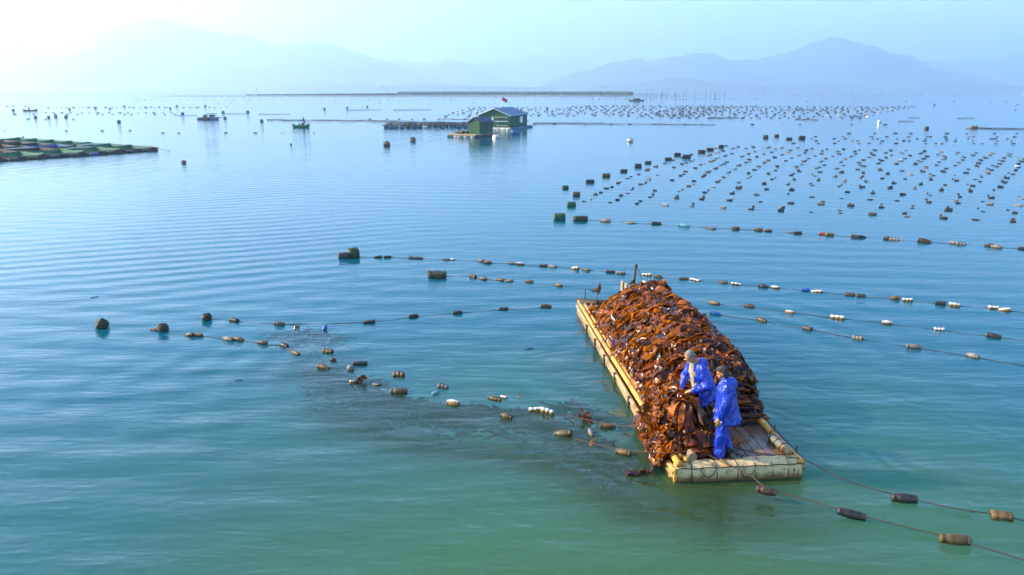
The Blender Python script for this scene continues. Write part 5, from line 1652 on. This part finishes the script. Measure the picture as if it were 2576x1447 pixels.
# ------------------------------------------------------------------ barrel raft left of the sheds
br0 = at(965, 323); br = empty('barrel_raft', br0, R(4)); tag(br, 'open raft of timber beams on rows of blue and white barrels beside the huts', 'raft')
Lx = (at(1182, 321) - br0).length
for k, y in enumerate((0, 4.2, 8.6, 13.0)):
    MB().rbox((0, 0, 0), (Lx + 1, .14, .10), .03).build('beam', M['wood_dark'], br, loc=(Lx / 2, y + .02, .47))
    MB().rbox((0, 0, 0), (Lx, .14, .10), .03).build('beam', M['wood_dark'], br, loc=(Lx / 2, y + .9, .47))
    x = .3
    while x < Lx:
        if rng.random() < .86: barrel(br, (x, y + .4, .16), rng.choices(['barrel_blue', 'barrel_cyan', 'barrel_white', 'wrap_dark'], [4, 2, 1.6, 1.6])[0], .8, .3, rng.choice([0, math.pi / 2]))
        x += rng.uniform(.75, 1.15)
for i in range(6): MB().rbox((0, 0, 0), (.14, 14.5, .08), .02).build('beam', M['wood_dark'], br, loc=(.2 + i * (Lx - .4) / 5, 6.8, .40))

# ------------------------------------------------------------------ boats
def hull(L, Wd, h, sheer=.35, n=15):
    mb = MB(); outer, inner = [], []
    for i in range(n):
        t = i / (n - 1); x = (t - .5) * L
        w = Wd / 2 * (1 - abs(2 * t - 1) ** 3.2 * .92) * (1 if t < .85 else 1)
        top = h + sheer * abs(2 * t - 1) ** 2.4
        bot = -.18 + .30 * abs(2 * t - 1) ** 3
        outer.append([(x, -w, top), (x, -w * .86, top * .5), (x, -w * .5, bot), (x, w * .5, bot), (x, w * .86, top * .5), (x, w, top), (x, w - .06, top), (x, max(w * .78, .01), top * .5), (x, max(w * .4, .005), bot + .12), (x, -max(w * .4, .005), bot + .12), (x, -max(w * .78, .01), top * .5), (x, -w + .06, top)])
    mb.loft(outer)
    return mb
def far_person(parent_loc, yaw, pose, label):
    o = empty('person', parent_loc, yaw); tag(o, label, 'person')
    mb = MB()
    hip = .88 if pose == 'stand' else .42
    for s_ in (.1, -.1):
        if pose == 'stand': mb.chain([(0, s_, hip), (.03, s_, .46), (0, s_, .07), (.1, s_, .04)], [.1, .075, .055, .045])
        else: mb.chain([(0, s_, hip), (.36, s_, .48), (.36, s_, .1)], [.1, .08, .06])
    mb.chain([(0, 0, hip), (.03, 0, hip + .3), (.08, 0, hip + .5)], [.15, .15, .14])
    for s_ in (1, -1): mb.chain([(.08, .17 * s_, hip + .5), (.2, .24 * s_, hip + .28), (.42, .16 * s_, hip + .2)], [.07, .055, .04])
    mb.chain([(.08, 0, hip + .5), (.11, 0, hip + .66)], [.06, .055]); mb.ell((.13, 0, hip + .75), (.10, .08, .12))
    remesh(mb, 'body', M['cloth_navy'], o, .03, 2)
    return o
bp0 = at(757, 321); boat = empty('sampan', bp0, math.pi + R(8)); tag(boat, 'small green wooden sampan under way with an outboard engine', 'boat')
hull(3.1, 1.1, .34, .5).build('hull', M['boat_green'], boat, True)
for x in (-.4, .5): MB().rbox((0, 0, 0), (.2, .85, .05), .01).build('thwart', M['wood_dark'], boat, loc=(x, 0, .32))
eng = MB().rbox((0, 0, 0), (.5, .45, .5), .06).build('engine', M['rust'], boat, loc=(-.35, 0, .55)); MB().tube([(.2, 0, .1), (-.9, 0, .35)], .035, 6).build('tiller', M['iron'], eng)
MB().rbox((0, 0, 0), (.35, .7, .42), .04).build('locker', M['boat_green'], boat, loc=(.25, 0, .5))
far_person(bp0 + Vector((.62, .05, .12)), math.pi, 'stand', 'person in dark blue standing at the stern of the small green sampan')
b2 = at(76, 279.5); bt2 = empty('sampan', b2, R(6)); tag(bt2, 'long low brown sampan in the pale haze past the net pens', 'boat')
hull(4.4, 1.2, .32, .35).build('hull', M['wood_dark'], bt2, True)
for x in (-1.0, .2, 1.2): MB().rbox((0, 0, 0), (.2, .95, .05), .01).build('thwart', M['wood_dark'], bt2, loc=(x, 0, .3))
far_person(b2 + Vector((-.5, 0, .15)), 0, 'sit', 'person seated in the long low brown sampan')

# work raft with machinery
mr = empty('machine_raft', at(527, 301), R(3)); tag(mr, 'dark work raft with winch frame and blue barrels on calm water', 'raft')
for y in (-1, 0, 1): MB().rbox((0, 0, 0), (4.9, .3, .14), .03).build('beam', M['wood_dark'], mr, loc=(0, y, .38))
for i in range(5): barrel(mr, (-1.9 + i * .95, -1.1, .14), rng.choice(['barrel_blue', 'wrap_dark']), .85, .3)
for i in range(8): MB().rbox((0, 0, 0), (.3, 2.6, .05), .01).build('deck_board', M['wood_dark'], mr, loc=(-1.9 + i * .54, 0, .48))
for x in (-.5, .7, 1.6):
    for y in (-.6, .6): MB().tube([(x, y, .4), (x, y, 1.35)], .04, 6).build('frame_post', M['iron'], mr, smooth=True)
for y in (-.6, .6):
    for z in (.95, 1.32): MB().tube([(-.6, y, z), (1.7, y, z)], .04, 6).build('frame_rail', M['iron'], mr, smooth=True)
MB().rbox((0, 0, 0), (1.1, .8, .6), .08).build('engine_box', M['tarp_blue'], mr, loc=(.6, 0, .85))
barrel(mr, (-1.0, .2, .8), 'barrel_cyan', .8, .32)
# far work barge
wb = empty('work_barge', at(1601, 254), 0); tag(wb, 'dark loaded work barge far off before the reed bank', 'barge')
hull(9.0, 2.6, .55, .3).build('hull', M['wood_dark'], wb, True)
mb = MB()
for k in range(12): mb.ell((rng.uniform(-2.6, 2.4), rng.uniform(-.6, .6), .7 + rng.uniform(0, .5)), (rng.uniform(.5, 1.1), .6, rng.uniform(.3, .6)), None, 8, 5)
mb.build('load', M['net_dark'], wb, True)

# ------------------------------------------------------------------ long bamboo booms and far single buoys
def boom(u0, v0, u1, v1, lab, r=.10, m='wood_dark', lift=.06):
    a, b = at(u0, v0, lift), at(u1, v1, lift)
    r *= .5
    pts = [a.lerp(b, k / 8) + Vector((0, .25 * math.sin(k * 1.7), .04 * math.sin(k * 2.3))) for k in range(9)]
    tag(MB().tube(pts, [r * (1 - .05 * k) for k in range(9)], 7).build('bamboo_boom', M[m], None, True), lab, 'pole', 'floating bamboo booms')
boom(672, 301, 712, 299.5, 'short dark bamboo boom tied to the round cyan buoy')
boom(672, 302, 760, 301, 'thin bamboo boom leading towards the green sampan')
boom(708, 303, 850, 301.5, 'bamboo boom crossing just behind the green sampan', .12)
boom(790, 302, 1000, 305, 'long weedy boom between the sampan and the barrel raft', .16)
boom(900, 302, 1120, 306, 'thin boom just beyond the barrel raft')
boom(1340, 309, 1520, 309, 'dark boom running out behind the big shed')
boom(1345, 311, 1660, 312, 'long thin boom running to the right of the big shed')
boom(1640, 312, 1800, 314, 'boom with branching sticks in line with the shed', .12)
boom(1100, 299, 1330, 303, 'dark boom hidden partly by the big shed roof', .09)
boom(2440, 321, 2620, 324, 'upper of two long poles beside the big tan float', .11)
boom(2430, 323, 2620, 326, 'lower of two long poles beside the big tan float', .11)
boom(870, 277, 960, 276, 'far boom above the sampan', .13)
boom(990, 276.5, 1085, 276, 'far boom to the right of the other above the sampan', .13)
boom(2000, 300, 2060, 301.5, 'weedy spar at the near edge of the far float field', .2)
boom(1780, 297, 1860, 296, 'brown weedy spar inside the far float field', .2)
for u0, v0, lw in ((590, 286, 60), (690, 287, 80), (470, 290, 50), (2030, 276, 60), (2280, 305, 40), (2160, 292, 50), (2430, 297, 45), (2300, 296, 30), (1420, 286, 40)):
    boom(u0 - lw / 2, v0, u0 + lw / 2, v0, 'thin weedy spar lying flat on the far water', .11)
def fbuoy(u, v, r, m, lab):
    p = at(u, v + r * 2)
    d_ = p.y; rr_ = r * .78 * d_ / F
    o = empty('buoy', p, rng.uniform(0, 3)); tag(o, lab, 'buoy', 'single far buoys')
    mb = MB(); mb.loft([[(q[1], q[2], rr_ * (.55 + x)) for q in ringpts(0, rr_ * k, rr_ * k, 12, .8, u, 0)] for x, k in ((-1, .8), (-.9, 1), (0, 1.06), (.8, 1), (.95, .75))])
    mb.build('drum', M[m], o, True)
    MB().tube([(0, 0, rr_ * 1.4), (0, 0, rr_ * 1.75)], rr_ * .18, 6).build('eye', M['iron'], o, True)
for i, (u, v, r) in enumerate([(89, 288, 4.6), (122, 288, 4.6), (140, 286, 4.6), (166, 287, 4.8), (33, 271, 4), (175, 269, 3.5), (240, 267, 3.5), (276, 269, 3), (313, 263, 3), (428, 268, 3.2), (445, 262, 3.5), (516, 262, 3.4), (459, 279, 5), (561, 276, 4.6), (623, 275, 4.8), (566, 290, 4.6), (873, 266, 3.6), (816, 269, 3.6), (924, 264, 3.0), (1376, 267, 4), (1310, 270, 3), (2350, 259, 3), (1660, 285, 3)]):
    fbuoy(u, v, r, 'barrel_cyan' if i % 3 else 'barrel_blue', 'dark blue-green drum buoy standing alone on the far water')
fbuoy(658, 296, 5.5, 'barrel_cyan', 'round cyan buoy at the end of the bamboo boom')
fbuoy(299, 298, 5.5, 'barrel_cyan', 'tilted pale buoy standing apart left of the machine raft')
fbuoy(732, 359, 3, 'wrap_dark', 'small black float in open water below the sampan')

# ------------------------------------------------------------------ stakes, mud bank with reeds, far village
for k in range(46):
    u = rng.uniform(1618, 1835) if k < 38 else rng.uniform(1480, 1620)
    v = rng.uniform(240, 249)
    p = at(u, v); top = rng.uniform(3.2, 6.5)
    tag(MB().tube([(0, 0, -1), (rng.gauss(0, .12), rng.gauss(0, .1), top)], [.11, .07], 6).build('stake', M['wood_dark'], None, True, p), 'thin bare stake standing upright in the far shallows', 'stake', 'stakes in the far shallows')
M['mud'] = mat('grey_mud', (.10, .10, .085), (.05, .055, .05), .05, .5)
M['reed'] = mat('reed', (.055, .085, .045), (.02, .04, .03), .02, .9)
def bank(us, v0, v1, name='mud_bank'):
    mb = MB(); top = []; bot = []
    n = 40
    for k in range(n + 1):
        u = us[0] + (us[1] - us[0]) * k / n
        t = abs(2 * k / n - 1) ** 4
        vm = (v0 + v1) / 2
        a = at(u, vm + (v0 - vm) * (1 - t) + .25 * noise.noise(Vector((u * .02, v0, 0)))); b = at(u, vm + (v1 - vm) * (1 - t))
        top += [(a.x, a.y, .02), (b.x, b.y, .12)]
    mb.add(top, [(2 * k, 2 * k + 2, 2 * k + 3, 2 * k + 1) for k in range(n)])
    tag(mb.build(name, M['mud']), kind='structure')
bank((380, 1750), 243.5, 240.5)
bank((900, 1700), 239.5, 235.5)
V, Fq = [], []
for k in range(15000):
    u = rng.uniform(620, 1592) if k % 4 else rng.uniform(1020, 1592)
    t = rng.random()
    v = 239.0 - 4.2 * t if u > 1000 else 240.6 - 2.2 * t
    edge = min(1, (u - 600) / 420) if u < 1020 else 1
    if rng.random() > edge + .1: continue
    p = at(u, v); h = rng.uniform(1.6, 3.4) * (.35 + .65 * edge) * (1.0 if u > 1000 else .7); w = rng.uniform(.25, .7); a = rng.uniform(0, 3.14)
    dx, dy = w * math.cos(a), w * math.sin(a)
    b_ = len(V) * 4
    V.append([(p.x - dx, p.y - dy, 0), (p.x + dx, p.y + dy, 0), (p.x + dx * .5 + rng.gauss(0, .2), p.y + dy, h), (p.x - dx * .5 + rng.gauss(0, .2), p.y - dy, h * .93)])
    Fq.append((b_, b_ + 1, b_ + 2, b_ + 3))
o = link('reed_bank', big_mesh('reed_bank', np.array(V).reshape(-1, 3), np.array(Fq), M['reed'], False)); tag(o, kind='stuff')
for k in range(26):
    u = rng.choice([rng.uniform(650, 830), rng.uniform(960, 1010), rng.uniform(1500, 1530), rng.uniform(1770, 1960), rng.uniform(2350, 2576)])
    p = Vector(((u - CX) / F * 3500, 3500 + rng.uniform(-60, 60), 0)); z = rng.uniform(1, 14); w = rng.uniform(4, 9); h = rng.uniform(3, 5); d = 6
    o = empty('village_house', (p.x, p.y, z - 6), rng.uniform(-.5, .5)); tag(o, 'tiny white house of the hazy village on the far shore', 'house', 'village houses on the far shore')
    MB().box((0, 0, h / 2 + 3), (w, d, h + 6)).build('wall', M['foam_grey'], o)
    mb = MB(); mb.loft([[(x, -d / 2 - .5, h + 6), (x, d / 2 + .5, h + 6), (x, 0, h + 9)] for x in (-w / 2 - .4, w / 2 + .4)]); mb.build('roof', M['net_dark'], o)
